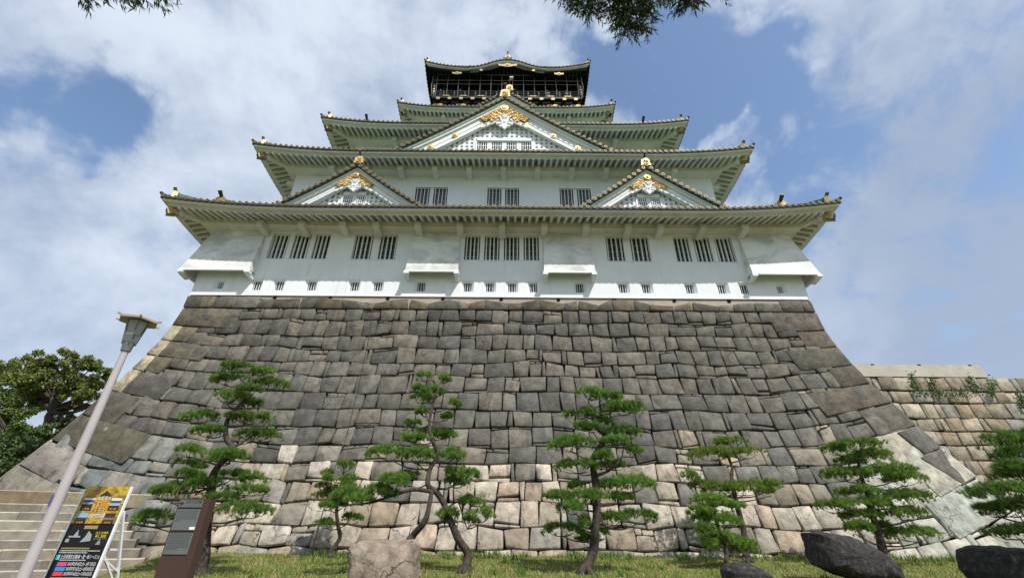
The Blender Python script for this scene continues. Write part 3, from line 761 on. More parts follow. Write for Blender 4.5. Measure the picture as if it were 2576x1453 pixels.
        if hip_gold:
            b = MB(); dd = (p_out - p_md).normalized()
            b.bar(p_out + dd * 0.005, p_out + dd * 0.52, 0.29, 0.35); hc = b.build('gilded_cap', M['gold_dull'], hb)
            b = MB(); b.bar(p_out + dd * 0.522, p_out + dd * 0.55, 0.31, 0.37)
            for sd in (-1, 1): b.bar(p_out + dd * 0.1 + S * sd * 0.15 - Vector((0, 0, 0.17)), p_out + dd * 0.52 + S * sd * 0.15 - Vector((0, 0, 0.17)), 0.02, 0.05)
            b.build('cap_edge', M['black_mid'], hc)
        # ridge on the hip
        def hz(v):
            return zroof(v) + rise * max(0.0, min(1.0, v / ov))
        b = MB(); L = []
        for i in range(9):
            v = lerp(ov * 0.80, -min(run_in, 2.4), i / 8.0)
            L.append(wc + D * (v * math.sqrt(2)) + Vector((0, 0, hz(v) + 0.16)))
        for i in range(8): b.bar(L[i], L[i + 1], 0.30, 0.34)
        for i in range(8): b.bar(L[i] + Vector((0, 0, 0.21)), L[i + 1] + Vector((0, 0, 0.21)), 0.17, 0.12)
        for i in range(8): b.bar(L[i] + Vector((0, 0, 0.06)), L[i + 1] + Vector((0, 0, 0.06)), 0.36, 0.05)
        hr = b.build('hip_ridge', M['tile'], root)
        b = MB(); e0 = L[0] + Vector((0, 0, 0.04)); b.obox(e0 + D * 0.08, D * 0.09, S * 0.20, Vector((0, 0, 0.25)))
        b.obox(e0 + D * 0.19, D * 0.03, S * 0.13, Vector((0, 0, 0.17))); b.build('gilded_end', M['gold'], hr)
        b = MB(); b.tube([e0 + Vector((0, 0, 0.22)) - D * 0.1, e0 + D * 0.10 + Vector((0, 0, 0.33)), e0 + D * 0.22 + Vector((0, 0, 0.54))], [0.085, 0.09, 0.10], 8)
        b.build('horn_tile', M['tile_dark'], hr)
        b = MB(); cz = ze + rise + 0.0
        c0 = wc + D * dl
        b.tube([c0 - D * 0.55 + Vector((0, 0, cz + 0.02)), c0 - D * 0.02 + Vector((0, 0, cz + 0.07)), c0 + D * 0.12 + Vector((0, 0, cz + 0.17))], [0.10, 0.11, 0.08], 8)
        b.build('corner_tile', M['tile_dark'], hr)
    for hxp, sc_ in horns:                               # short descending ridges ending in a demon-tile plaque
        b = MB(); y0 = yf - ov
        zb = ze + 0.02 + rise * max(0.0, (abs(hxp) / (hx + ov) - t0) / (1 - t0)) ** 2.1
        P0 = Vector((XC + hxp, y0 + 0.45, zb + 0.22)); P1 = Vector((XC + hxp, y0 + 2.6, zroof(ov - 2.6) + 0.20))
        b.bar(P0, P1, 0.26, 0.36)
        b.bar(P0 + Vector((0, 0, 0.22)), P1 + Vector((0, 0, 0.22)), 0.16, 0.12); rr = b.build('short_ridge', M['tile'], root)
        b = MB(); o = Vector((XC + hxp, y0 + 0.40, zb + 0.02)) 
        out = [(-0.34, 0), (-0.30, 0.36), (-0.19, 0.52), (0.19, 0.52), (0.30, 0.36), (0.34, 0), (0.17, 0.02), (0.12, 0.2), (-0.12, 0.2), (-0.17, 0.02)]
        b.prism([o + Vector((x * sc_, 0, z * sc_)) for x, z in out], (0, -0.10, 0)); b.obox(o + Vector((0, -0.03, 0.30 * sc_)), (0.15 * sc_, 0, 0), (0, 0.10, 0), (0, 0, 0.12 * sc_))
        b.build('ridge_plaque', M['gold_dull'], rr)
        b = MB(); b.tube([o + Vector((0, 0.25, 0.36)), o + Vector((0, -0.04, 0.52)), o + Vector((0, -0.36, 0.74))], [0.09, 0.095, 0.115], 9); b.build('horn_tile', M['tile_dark'], rr)
        b = MB(); b.cyl(o + Vector((0, -0.36, 0.74)), (0, -0.36, 0.30), 0.10, 0.02, 9); b.build('horn_end', M['gold_dull'], rr)
    return root

BR1 = [-13.88, -11.51, -9.13, -7.21, -4.79, -2.37, 0.06, 2.51, 4.92, 7.35, 9.24, 11.68, 14.1]
eave('lowest_roof', 17.0, YF, 15.0, 2.10, 17.44, 0.60, 0.55, 'eave_lower', 2.5, BR1, horns=[(-16.0, 1.0), (16.0, 1.0)])
YF2 = 23.73
eave('second_roof', 14.73, YF2, 12.7, 2.20, 23.98, 0.58, 0.55, 'eave_mid', 2.7, [-11.9 + 2.38 * i for i in range(11)])
YF3 = 26.26
eave('third_roof', 12.20, YF3, 10.2, 2.23, 29.56, 0.58, 0.55, 'eave_upper', 3.9, [-8.9, -6.4, -3.2, 0, 3.2, 6.4, 8.9], horns=[(-11.0, 0.55), (11.0, 0.55)])
YF4 = 29.90
eave('fourth_roof', 8.56, YF4, 6.6, 1.71, 36.58, 0.55, 0.50, 'eave_upper', 1.6, [-6, -3, 0, 3, 6])
# plain walls of the upper storeys
def box_wall(hx, yf, hy, z0, z1, m_, holes=()):
    mb = wall_with_holes('wall', None, XC - hx, XC + hx, z0, z1, yf, holes, keep)
    for sx in (-1, 1):
        x = XC + sx * hx
        q = [(x, yf, z0), (x, yf + 2 * hy, z0), (x, yf + 2 * hy, z1), (x, yf, z1)]
        mb.add(q, [(0, 1, 2, 3)] if sx > 0 else [(3, 2, 1, 0)])
    mb.add([(XC - hx, yf + 2 * hy, z0), (XC + hx, yf + 2 * hy, z0), (XC + hx, yf + 2 * hy, z1), (XC - hx, yf + 2 * hy, z1)], [(3, 2, 1, 0)])
    return mb.build('wall', m_, keep)
W2 = [(-6.08, -3.82), (-1.06, 1.14), (3.96, 6.14)]
h2 = [(a, b, 21.05, 22.62) for a, b in W2]
wall2 = box_wall(14.73, YF2, 12.7, 18.9, 24.4, M['plaster'], h2)
for a, b, z0, z1 in h2:
    r_ = window(a, b, z0, z1, YF2, 2, 4, 5, 0.045, 0.16, None, 'plaster', keep, mull=0.26, glass='glass_reflection')
    f_ = MB(); f_.box((a - 0.14, YF2 - 0.05, z1 + 0.002), (b + 0.14, YF2 + 0.03, z1 + 0.16)); f_.box((a - 0.14, YF2 - 0.045, z0), (a - 0.002, YF2 + 0.03, z1)); f_.box((b + 0.002, YF2 - 0.045, z0), (b + 0.14, YF2 + 0.03, z1))
    f_.build('window_frame', M['plaster'], r_)
box_wall(12.20, YF3, 10.2, 25.0, 30.0, M['eave_mid'])
box_wall(8.56, YF4, 6.6, 31.0, 37.0, M['eave_upper'])

# ---- gables
def gable(name, cx, Yf, Yb, w, z0, z1, th1, th2, medge, mboard, nwin, winw, winz, nros, label=None, sp=0.40, simple=False, finial=True, fscale=1.0):
    def zc_(t): return z1 - (z1 - z0) * (t * (1.10 - 0.10 * t))
    def P(s, t, o, y): return Vector((cx + s * w * t, y, zc_(t) - o))
    N = 18
    rb = MB()
    for s in (-1, 1):
        def fn(f, g, s=s): return P(s, f, -0.02, lerp(Yf - 0.12, Yb, g))
        rb.grid(fn, N, 4); rb.grid(lambda f, g, s=s: P(s, f, 0.14, lerp(Yf - 0.12, Yb, g)), N, 4)
        for y in [Yf + 0.15 + 0.37 * i for i in range(int((Yb - Yf - 0.3) / 0.37))]:
            rb.tube([P(s, i / 9, -0.05, y) for i in range(10)], 0.08, 5)
    root = rb.build(name, M['tile'], keep)
    e = MB(); r_ = MB()
    L = math.hypot(w, z1 - z0); n = int(L / sp)
    for s in (-1, 1):
        for i in range(N):
            a, b = i / N, (i + 1) / N
            e.hexa([P(s, a, 0.16, Yf - 0.16), P(s, b, 0.16, Yf - 0.16), P(s, b, 0.16, Yf + 0.2), P(s, a, 0.16, Yf + 0.2), P(s, a, 0.0, Yf - 0.16), P(s, b, 0.0, Yf - 0.16), P(s, b, 0.0, Yf + 0.2), P(s, a, 0.0, Yf + 0.2)])
        for i in range(n):
            t = (i + 0.75) / n
            p = P(s, t, -0.02, Yf - 0.14); r_.cyl(p, (0, -1, 0), 0.115, 0.09, 10, 0); r_.cyl(p + Vector((0, -0.091, 0)), (0, -1, 0), 0.072, 0.008, 8, 1); r_.cyl(p + Vector((0, -0.10, 0)), (0, -1, 0), 0.028, 0.006, 6, 0)
            e.tube([P(s, t, -0.02, Yf - 0.10), P(s, t, -0.04, Yf + 0.45)], 0.09, 6)
    p = Vector((cx, Yf - 0.15, z1 + 0.06)); r_.cyl(p, (0, -1, 0), 0.12, 0.1, 10, 0); r_.cyl(p + Vector((0, -0.101, 0)), (0, -1, 0), 0.075, 0.008, 8, 1)
    b_ = len(r_.v); r_.v += e.v; r_.c += e.c; r_.f += [tuple(i + b_ for i in f) for f in e.f]; r_.m += [2] * len(e.f)
    r_.build('verge_tiles', [M['tile_ring'], M['tile_core'], M['tile_dark']], root)
    # descending ridges set back from the verge
    d = MB()
    for s in (-1, 1):
        for i in range(N - 1):
            for (o, ww, hh) in ((-0.18, 0.30, 0.30), (-0.38, 0.18, 0.14), (-0.26, 0.36, 0.04)): d.bar(P(s, i / N, o, Yf + 0.85), P(s, (i + 1) / N, o, Yf + 0.85), ww, hh)
    d.bar((cx, Yf + 0.1, z1 + 0.22), (cx, Yb, z1 + 0.22), 0.34, 0.44); d.bar((cx, Yf + 0.1, z1 + 0.5), (cx, Yb, z1 + 0.5), 0.20, 0.14)
    d.build('gable_ridges', M['tile'], root)
    def band(mb, o0, o1, ya, yb, t1=1.0):
        for s in (-1, 1):
            for i in range(N):
                a, b = t1 * i / N, t1 * (i + 1) / N
                q = [P(s, a, o1, ya), P(s, b, o1, ya), P(s, b, o1, yb), P(s, a, o1, yb), P(s, a, o0, ya), P(s, b, o0, ya), P(s, b, o0, yb), P(s, a, o0, yb)]
                for p_ in q: p_.z = max(p_.z, z0 - 0.30 + 0.002 * (p_.z - z0))
                if s < 0: q = [q[1], q[0], q[3], q[2], q[5], q[4], q[7], q[6]]
                mb.hexa(q)
    b = MB(); band(b, 0.16, 0.16 + th1 * 0.45, Yf - 0.02, Yf + 0.4); b.build('outer_board', M[medge], root)
    b = MB(); band(b, 0.16 + th1 * 0.45, 0.16 + th1, Yf + 0.07, Yf + 0.4); b.build('stepped_board', M[medge], root)
    oB0, oB1 = 0.16 + th1 + 0.002, 0.16 + th1 + th2
    b = MB(); band(b, oB0, oB0 + th2 * 0.52, Yf + 0.20, Yf + 0.5)
    bb = b.build('bargeboard', M[mboard], root)
    b = MB(); band(b, oB0 + th2 * 0.52, oB1 - th2 * 0.16, Yf + 0.235, Yf + 0.5); band(b, oB1 - th2 * 0.16, oB1, Yf + 0.17, Yf + 0.5); b.build('bargeboard_moulding', M[mboard], bb)
    if simple: return root
    # lattice panel
    yl = Yf + 0.62
    lt = MB(); sp_ = 0.30 if w < 5 else 0.36; bw = sp_ * 0.52
    zf = z0 - 0.5
    wx0, wx1, wz0, wz1 = cx - winw / 2, cx + winw / 2, winz[0], winz[1]
    n = int(w / sp_)
    for i in range(-n, n + 1):
        x = cx + i * sp_; t = abs(i * sp_) / w
        zt = zc_(t) - oB1 + 0.12
        if zt <= zf + 0.1: continue
        segs = [(zf, zt)]
        if wx0 - bw / 2 < x < wx1 + bw / 2: segs = [(wz1, zt)] if zt > wz1 else []
        for a_, b_ in segs: lt.box((x - bw / 2, yl - 0.10, a_), (x + bw / 2, yl, b_))
    k = 0
    while True:
        z = zf + 0.25 + k * sp_ * 0.98; k += 1
        if z > z1 - oB1 - 0.15: break
        # half width available
        tt = 1.0
        for q in range(200):
            if zc_(q / 200) - oB1 < z: tt = q / 200; break
        hw_ = w * tt
        for a_, b_ in ([(cx - hw_, wx0), (wx1, cx + hw_)] if wz0 - 0.1 < z < wz1 else [(cx - hw_, cx + hw_)]):
            if b_ > a_: lt.box((a_, yl - 0.085, z - sp_ * 0.2), (b_, yl - 0.012, z + sp_ * 0.2))
    lroot = lt.build('lattice', M['gable_white'], root)
    b = MB()
    for s in (-1, 1):
        for i in range(16):
            qa, qb = P(s, i / 16, oB1 - 0.1, yl + 0.02), P(s, (i + 1) / 16, oB1 - 0.1, yl + 0.02)
            if qb.z > zf + 0.02: b.hexa([(qa.x, yl + 0.02, zf), (qb.x, yl + 0.02, zf), (qb.x, yl + 0.1, zf), (qa.x, yl + 0.1, zf), qa, qb, qb + Vector((0, 0.08, 0)), qa + Vector((0, 0.08, 0))])
    pts = [P(-1, 1, oB1 - 0.1, yl + 0.02)] + [P(-1, 1 - i / 8, oB1 - 0.1, yl + 0.02) for i in range(1, 8)] + [P(1, i / 8, oB1 - 0.1, yl + 0.02) for i in range(0, 9)]
    pts = [Vector((pts[0].x, yl + 0.02, zf - 0.3))] + pts + [Vector((pts[-1].x, yl + 0.02, zf - 0.3))]
    b.build('lattice_back', M['gable_white'], lroot)
    # windows
    fr_ = MB(); fr_.box((wx0 - 0.02, yl - 0.20, wz1 + 0.002), (wx1 + 0.02, yl, wz1 + 0.24)); fr_.box((wx0 - 0.12, yl - 0.14, wz0), (wx0 - 0.002, yl, wz1)); fr_.box((wx1 + 0.002, yl - 0.14, wz0), (wx1 + 0.12, yl, wz1))
    fr_.build('window_frame', M['gable_white'], root)
    pw = winw / (nwin + (nwin - 1) * 0.5)
    for k in range(nwin):
        x = wx0 + pw * 1.5 * k
        g = MB(); g.box((x, yl - 0.03, wz0), (x + pw, yl - 0.004, wz1)); gr = g.build('window', M['glass'], root)
        g = MB()
        for i in range(4): c = x + pw * (i + 0.7) / 4.4; g.box((c - 0.025, yl - 0.09, wz0), (c + 0.025, yl - 0.032, wz1))
        for i in range(2): z = lerp(wz0, wz1, (i + 1) / 3); g.box((x, yl - 0.08, z - 0.02), (x + pw, yl - 0.032, z + 0.02))
        g.build('window_bars', M['gable_white'], gr)
        if k < nwin - 1:
            g = MB(); g.box((x + pw + 0.002, yl - 0.10, wz0), (x + 1.5 * pw - 0.002, yl, wz1)); g.build('mullion', M['gable_white'], root)
    # gilded chevron with relief
    g = MB(); rs = random.Random(int(abs(cx) * 10) + 3); tE = 0.27 if w < 5 else 0.235
    for s in (-1, 1):
        def fn(f, q, s=s):
            t = tE * f
            o0 = 0.16 + th1 - 0.05; o1 = lerp(oB1 + 0.10, oB0 + th2 * 0.20, f ** 3) if f > 0.6 else oB1 + 0.12 * (1 - f)
            jag = 0.10 * fscale * math.sin(f * 17) * q * (f > 0.25)
            p_ = P(s, t, lerp(o0, o1, q) + jag, Yf + 0.12)
            nz = noise.noise(Vector((p_.x * 9 / fscale, p_.z * 9 / fscale, 1))) 
            p_.y -= 0.07 * fscale * abs(nz) + 0.05 * fscale * (math.sin(f * 44) * math.sin(q * 18) > 0)
            return p_
        g.grid(fn, 56, 24)
        g.grid(lambda f, q, s=s: P(s, tE * f * 0.98, lerp(0.16 + th1, oB1 - 0.02, q), Yf + 0.19), 6, 2)
    gr = g.build('gilded_chevron', M['gold'], root)
    g = MB(); c = Vector((cx, Yf + 0.07, z1 - 0.16 - th1 - 0.40 * fscale))
    def rosette(mb, c, r, n=16, dep=0.07):
        pts = []
        for i in range(n * 2):
            a = math.pi * i / n; rr = r * (1.0 if i % 2 else 0.88); pts.append(c + Vector((math.cos(a) * rr, 0, math.sin(a) * rr)))
        mb.prism(pts, (0, -dep, 0)); mb.cyl(c + Vector((0, -dep, 0)), (0, -1, 0), r * 0.72, dep * 0.5, 14, 0, r * 0.5); mb.cyl(c + Vector((0, -dep * 1.5, 0)), (0, -1, 0), r * 0.25, dep * 0.5, 8)
    rosette(g, c, 0.30 * fscale); g.build('rosette', M['gold'], root)
    for s in (-1, 1):
        g = MB()
        def fn(f, q, s=s):
            t = lerp(0.80, 0.93, f); p_ = P(s, t, lerp(oB0, oB0 + th2 * 0.85 * (1 - f), q), Yf + 0.13); p_.y -= 0.06 * abs(noise.noise(p_ * 5)); return p_
        g.grid(fn, 10, 8); g.build('gilded_foot', M['gold_dull'], root)
        for t in nros:
            g = MB(); q = P(s, t, oB0 + th2 * 0.50, Yf + 0.19); rosette(g, q, 0.20 * fscale, 12); g.build('rosette', M['gold'], root)
    # carved white pendant
    k = fscale; c = Vector((cx, Yf + 0.10, z1 - oB1 - 0.10 * k))
    half = [(0, 0.18), (0.46, -0.12), (0.34, -0.34), (0.26, -0.52), (0.36, -0.66), (0.52, -0.62), (0.62, -0.76), (0.56, -0.96), (0.42, -1.02), (0.36, -1.16), (0.20, -1.18), (0.10, -1.34), (0, -1.42)]
    out = [c + Vector((x * k, 0, z * k)) for x, z in half] + [c + Vector((-x * k, 0, z * k)) for x, z in reversed(half[1:-1])]
    g = MB(); g.prism(list(reversed(out)), (0, 0.16, 0))
    pend = g.build('carved_pendant', M['gable_white'], root, recalc=True)
    g = MB()
    for s in (-1, 1):
        pts = []
        for i in range(15):
            a = 0.6 + i * 0.42; r = (0.25 - 0.013 * i) * k
            pts.append(c + Vector((s * (0.37 * k + math.cos(a) * r), -0.03, -0.86 * k + math.sin(a) * r)))
        g.tube(pts, 0.028 * k, 5)
        pts = [c + Vector((s * x * k, -0.02, z * k)) for x, z in ((0.05, 0.02), (0.22, -0.14), (0.16, -0.34), (0.06, -0.44))]
        g.tube(pts, 0.03 * k, 5)
    for x, z in ((0, -0.12), (-0.10, -0.22), (0.10, -0.22), (0, -0.30), (-0.17, -0.12), (0.17, -0.12)): g.cyl(c + Vector((x * k, 0.0, z * k)), (0, -1, 0), 0.075 * k, 0.05, 8)
    g.cyl(c + Vector((0, 0, -0.72 * k)), (0, -1, 0), 0.10 * k, 0.05, 10)
    g.build('pendant_relief', M['eave_mid'], pend)
    for s in (-1, 1):                                     # wave-shaped fins either side
        g = MB(); up_, lo_2 = [], []
        for i in range(15):
            f = i / 14; t = lerp(0.40 * k / w, (0.40 * k + 1.25 * k) / w, f)
            up_.append(P(s, t, oB1 - 0.05, Yf + 0.15)); d_ = (0.30 * (1 - f) ** 0.8 + 0.05 + 0.08 * abs(math.sin(f * 13))) * k
            lo_2.append(P(s, t, oB1 + d_, Yf + 0.15))
        pts = up_ + list(reversed(lo_2)); g.prism(pts if s < 0 else list(reversed(pts)), (0, 0.14, 0))
        for j in range(3):
            cc = P(s, (0.60 + 0.34 * j) * k / w, oB1 + (0.16 - 0.045 * j) * k, Yf + 0.13); pts = []
            for i in range(11): a = i * 0.6; r = (0.11 - 0.009 * i) * k; pts.append(cc + Vector((s * math.cos(a) * r, 0, math.sin(a) * r)))
            g.tube(pts, 0.022 * k, 5)
        g.build('carved_fin', M['gable_edge'], root, recalc=True)
    if finial: finial_(root, cx, Yf, z1, fscale)
    return root
def finial_(root, cx, Yf, z1, k, tall=1.0):
    o = Vector((cx, Yf - 0.12, z1 + 0.14))
    g = MB()
    out = [(-0.46, 0), (-0.40, 0.30), (-0.36, 0.66), (-0.22, 0.84), (0.22, 0.84), (0.36, 0.66), (0.40, 0.30), (0.46, 0), (0.26, 0.02), (0.22, 0.34), (0.18, 0.56), (-0.18, 0.56), (-0.22, 0.34), (-0.26, 0.02)]
    g.prism([o + Vector((x * k, 0, z * k * tall)) for x, z in out], (0, 0.24, 0)); 
    fr_ = g.build('ridge_ornament', M['gold'], root, recalc=True)
    g = MB()
    def fn(f, q):
        p_ = o + Vector((lerp(-0.27, 0.27, f) * k, 0.05, lerp(0.0, 0.60, q) * k * tall)); p_.y -= 0.09 * abs(noise.noise(p_ * 9)) + 0.05 * (math.sin(f * 14) * math.sin(q * 11) > 0); return p_
    g.grid(fn, 16, 16); g.build('relief', M['gold'], fr_)
    g = MB(); g.tube([o + Vector((0, 0.3, 0.8 * k * tall)), o + Vector((0, 0.12, 0.98 * k * tall)), o + Vector((0, -0.14, 1.32 * k * tall))], [0.08 * k, 0.085 * k, 0.10 * k], 9); rod = g.build('horn_tile', M['tile_dark'], fr_)
    g = MB(); g.cyl(o + Vector((0, -0.14, 1.32 * k * tall)), (0, -0.5, 0.45), 0.15 * k, 0.05, 12); g.build('horn_end', M['gold'], fr_)
    for s in (-1, 1):
        g = MB()
        for j in range(3):
            pts = []
            for i in range(9):
                a = 0.3 + i * 0.5; r = (0.26 - 0.05 * j) * k * (1 - i * 0.03)
                pts.append(o + Vector((s * (0.52 * k + 0.10 * k * math.cos(a) + r * 0.6 * math.cos(a)), 0.06, 0.02 * k + r * math.sin(a) * 0.8)))
            g.tube(pts, 0.045 * k, 5)
        g.build('scroll', M['black_mid'], fr_)
GZ0, GZ1 = 18.35, 21.55
for cx in (-8.98, 9.02):
    gable('small_gable', cx, 20.55, YF2 + 0.1, 4.22, GZ0, GZ1, 0.28, 0.52, 'gable_edge', 'gable_white', 2, 1.36, (18.75, 19.55), [], fscale=0.68)
gable('great_gable', 0.06, 22.45, 28.3, 7.55, 24.85, 30.32, 0.42, 0.92, 'gable_edge', 'gable_white', 4, 3.9, (25.2, 26.35), [0.47, 0.69], sp=0.43, finial=False, fscale=1.05)
gg = [o for o in C.objects if o.name.startswith('great_gable')][0]
finial_(gg, 0.06, 22.45, 30.32, 0.90, 1.05)
g_ = gable('upper_gable', 0.05, 28.35, 30.9, 2.65, 36.7, 38.85, 0.36, 0.5, 'eave_upper', 'eave_upper', 0, 0, (0, 0), [], simple=True)
finial_(g_, 0.30, 28.35, 38.85, 0.80, 1.15)

# ---- black top storey
YF5, H5 = 30.55, 7.75
b = MB(); b.box((XC - 6.9, YF5 + 1.25, 38.5), (XC + 6.9, YF5 + 10.0, 45.5)); top = b.build('top_storey', M['black'], keep)
b = MB(); b.box((XC - H5, YF5, 40.78), (XC + H5, YF5 + 11.2, 41.0)); b.build('balcony_floor', M['black_mid'], top)
b = MB(); b.box((XC - H5 + 0.15, YF5 + 0.22, 40.30), (XC + H5 - 0.15, YF5 + 0.5, 40.775)); b.box((XC - H5 + 0.1, YF5 + 0.30, 39.86), (XC + H5 - 0.1, YF5 + 0.7, 40.295)); b.box((XC - H5 + 0.35, YF5 + 0.5, 38.2), (XC + H5 - 0.35, YF5 + 1.2, 39.855)); b.build('balcony_beams', M['black'], top)
b = MB()
for z, r in ((41.88, 0.055), (41.52, 0.05), (41.14, 0.075)):
    b.tube([(XC - H5 - 0.25, YF5 + 0.06, z), (XC + H5 + 0.25, YF5 + 0.06, z)], r, 6)
    for s in (-1, 1): b.tube([(XC + s * (H5 - 0.06), YF5 - 0.2, z), (XC + s * (H5 - 0.06), YF5 + 11, z)], r, 6)
for i in range(15):
    x = XC - H5 + 0.06 + (2 * H5 - 0.12) * i / 14
    b.box((x - 0.045, YF5 + 0.02, 41.0), (x + 0.045, YF5 + 0.10, 41.84))
rail = b.build('balcony_railing', M['greywood'], top)
for s in (-1, 1):
    b = MB(); x = XC + s * (H5 - 0.06)
    b.tube([(x, YF5 + 0.06, 41.0), (x, YF5 + 0.06, 42.2), (x, YF5 + 0.06, 42.3), (x, YF5 + 0.06, 42.5), (x, YF5 + 0.06, 42.72), (x, YF5 + 0.06, 42.85)], [0.12, 0.12, 0.07, 0.14, 0.11, 0.01], 8); p_ = b.build('corner_post', M['greywood'], top)
    b = MB(); b.cyl((x, YF5 + 0.06, 41.55), (0, 0, 1), 0.135, 0.22, 8); b.cyl((x, YF5 + 0.06, 42.0), (0, 0, 1), 0.135, 0.16, 8); b.build('post_band', M['gold_dull'], p_)
def gplate(x, z, w, h, y, m_='gold_dull', parent=None):
    b = MB(); o = Vector((x, y, z)); k = []
    for i in range(24):
        a = 2 * math.pi * i / 24; r = 1 + 0.12 * math.cos(a * 6); k.append(o + Vector((math.copysign(abs(math.cos(a)) ** 0.7, math.cos(a)) * w / 2 * r, 0, math.copysign(abs(math.sin(a)) ** 0.7, math.sin(a)) * h / 2 * r)))
    b.prism(list(reversed(k)), (0, 0.05, 0)); return b.build('gilded_plate', M[m_], parent or top, recalc=True)
for i in range(13):
    x = XC - 7.1 + 14.2 * i / 12
    b = MB(); b.box((x - 0.17, YF5 - 0.10, 40.42), (x + 0.17, YF5 + 0.215, 40.72)); bm_ = b.build('beam_end', M['black'], top)
    b = MB(); b.box((x - 0.18, YF5 - 0.135, 40.41), (x + 0.18, YF5 - 0.102, 40.73)); b.build('gilded_cap', M['gold_dull'], bm_)
    if i % 2 == 0: gplate(x, 40.06, 0.95, 0.26, YF5 + 0.24)
for i in range(8):
    x = XC - 6.3 + 12.6 * i / 7
    gplate(x, 41.06, 0.8, 0.12, YF5 - 0.06); 
for s in (-1, 1): gplate(XC + s * 7.2, 39.62, 0.7, 0.2, YF5 + 0.42, 'gold')
# safety-wire cage
b = MB()
for i in range(14):
    x = XC - 7.45 + 14.9 * i / 13
    b.tube([(x, YF5 + 0.02, 41.0), (x, YF5 - 0.04, 43.0), (x, YF5 + 0.05, 44.7)], 0.022, 4)
for s in (-1, 1):
    x = XC + s * (H5 + 0.12)
    for y in (YF5, YF5 + 1.2, YF5 + 2.5): b.tube([(x - s * 0.1, y, 40.9), (x + s * 0.12, y, 42.6), (x, y, 44.6)], 0.026, 4)
for z in (42.95, 43.55, 44.45): b.tube([(XC - H5 - 0.1, YF5 + 0.0, z), (XC + H5 + 0.1, YF5 + 0.0, z)], 0.02, 4)
b.build('safety_wires', M['wire'], top)
b = MB(); b.box((XC - 6.92, YF5 + 1.22, 41.0), (XC + 6.92, YF5 + 1.248, 41.25)); b.box((XC - 6.95, YF5 + 1.18, 43.1), (XC + 6.95, YF5 + 1.248, 43.35))
for i in range(8): x = XC - 6.9 + 13.8 * i / 7; b.box((x - 0.12, YF5 + 1.16, 41.0), (x + 0.12, YF5 + 1.247, 45.0))
b.build('wall_posts', M['black_mid'], top)
b = MB(); b.box((0.28, YF5 - 0.35, 43.62), (0.66, YF5 - 0.06, 43.82)); b.build('floodlight', M['white_paint'], top)
def kbump(u):
    a = abs(u)
    if a > 4.0: return 0.0
    return 1.22 * (0.5 + 0.5 * math.cos(math.pi * min(1.0, a / 3.6))) ** 0.85 + (0.10 if a < 3.95 else 0.0)
tr_ = eave('top_roof', 7.35, 30.95, 5.3, 1.40, 44.40, 0.95, 0.42, 'black', 4.6, bump=kbump, black=True, disc_sp=0.395, slope=0.55)
b = MB(); b.box((XC - 7.6, YF5 + 0.2, 44.62), (XC + 7.6, YF5 + 11, 44.9)); b.build('top_ceiling', M['black'], top)
# karahafu front board and gilding
b = MB(); n = 40
for i in range(n):
    ua, ub = -3.9 + 7.8 * i / n, -3.9 + 7.8 * (i + 1) / n
    za, zb = 44.40 - 0.62 + kbump(ua), 44.40 - 0.62 + kbump(ub); y = 30.95 - 1.40 + 0.16
    da, db = 0.25 + 0.15 * (abs(ua) < 2), 0.25 + 0.15 * (abs(ub) < 2)
    b.hexa([(XC + ua, y, za - da), (XC + ub, y, zb - db), (XC + ub, y + 0.2, zb - db), (XC + ua, y + 0.2, za - da), (XC + ua, y, za + 0.19), (XC + ub, y, zb + 0.19), (XC + ub, y + 0.2, zb + 0.19), (XC + ua, y + 0.2, za + 0.19)])
b.build('curved_gable_board', M['black'], tr_)
def crest(x, z, w, h, y):
    b = MB(); o = Vector((x, y, z)); up_, dn = [], []
    for i in range(21):
        f = i / 20; q = f * 2 - 1
        up_.append(o + Vector((q * w / 2, 0, h * (0.16 + 0.22 * q * q + 0.45 * math.exp(-(q * 3.2) ** 2) + 0.13 * abs(math.sin(f * 22))))))
        dn.append(o + Vector((q * w / 2 * 0.96, 0, -h * (0.18 + 0.30 * math.exp(-(q * 2.2) ** 2)) - 0.10 * h * abs(math.sin(f * 19)))))
    b.prism(up_ + list(reversed(dn)), (0, 0.06, 0)); b.cyl(o + Vector((0, 0, 0.05)), (0, -1, 0), h * 0.3, 0.05, 12)
    b.build('gilded_crest', M['gold_dull'], tr_, recalc=True)
crest(0.05, 44.82, 2.0, 0.50, 29.62); crest(-5.35 + 0.1, 43.60, 1.0, 0.36, 29.72); crest(5.45, 43.60, 1.0, 0.36, 29.72)
for s in (-1, 1):
    b = MB(); b.cyl((XC + s * 2.75, 29.66, 43.98), (0, -1, 0), 0.16, 0.05, 12); b.build('gilded_stud', M['gold_dull'], tr_)
finial_(tr_, 0.05, 29.6, 45.72, 0.62, 1.0)
# ridge mass of the main roof behind
b = MB()
zr = 51.5
for s in (-1, 1):
    b.grid(lambda f, q, s=s: Vector((lerp(XC - 6.2, XC + 6.2, f), lerp(36.25 + s * 4.6, 36.25, q), lerp(47.6, zr, q ** 1.15))), 6, 6)
for s in (-1, 1): b.add([(XC + s * 6.1, 36.25 - 4.6, 47.6), (XC + s * 6.1, 36.25 + 4.6, 47.6), (XC + s * 6.1, 36.25, zr)], [(0, 1, 2)])
b.bar((XC - 6.4, 36.25, zr + 0.3), (XC + 6.4, 36.25, zr + 0.3), 0.6, 0.9)
b.build('ridge_roof', M['tile'], tr_)
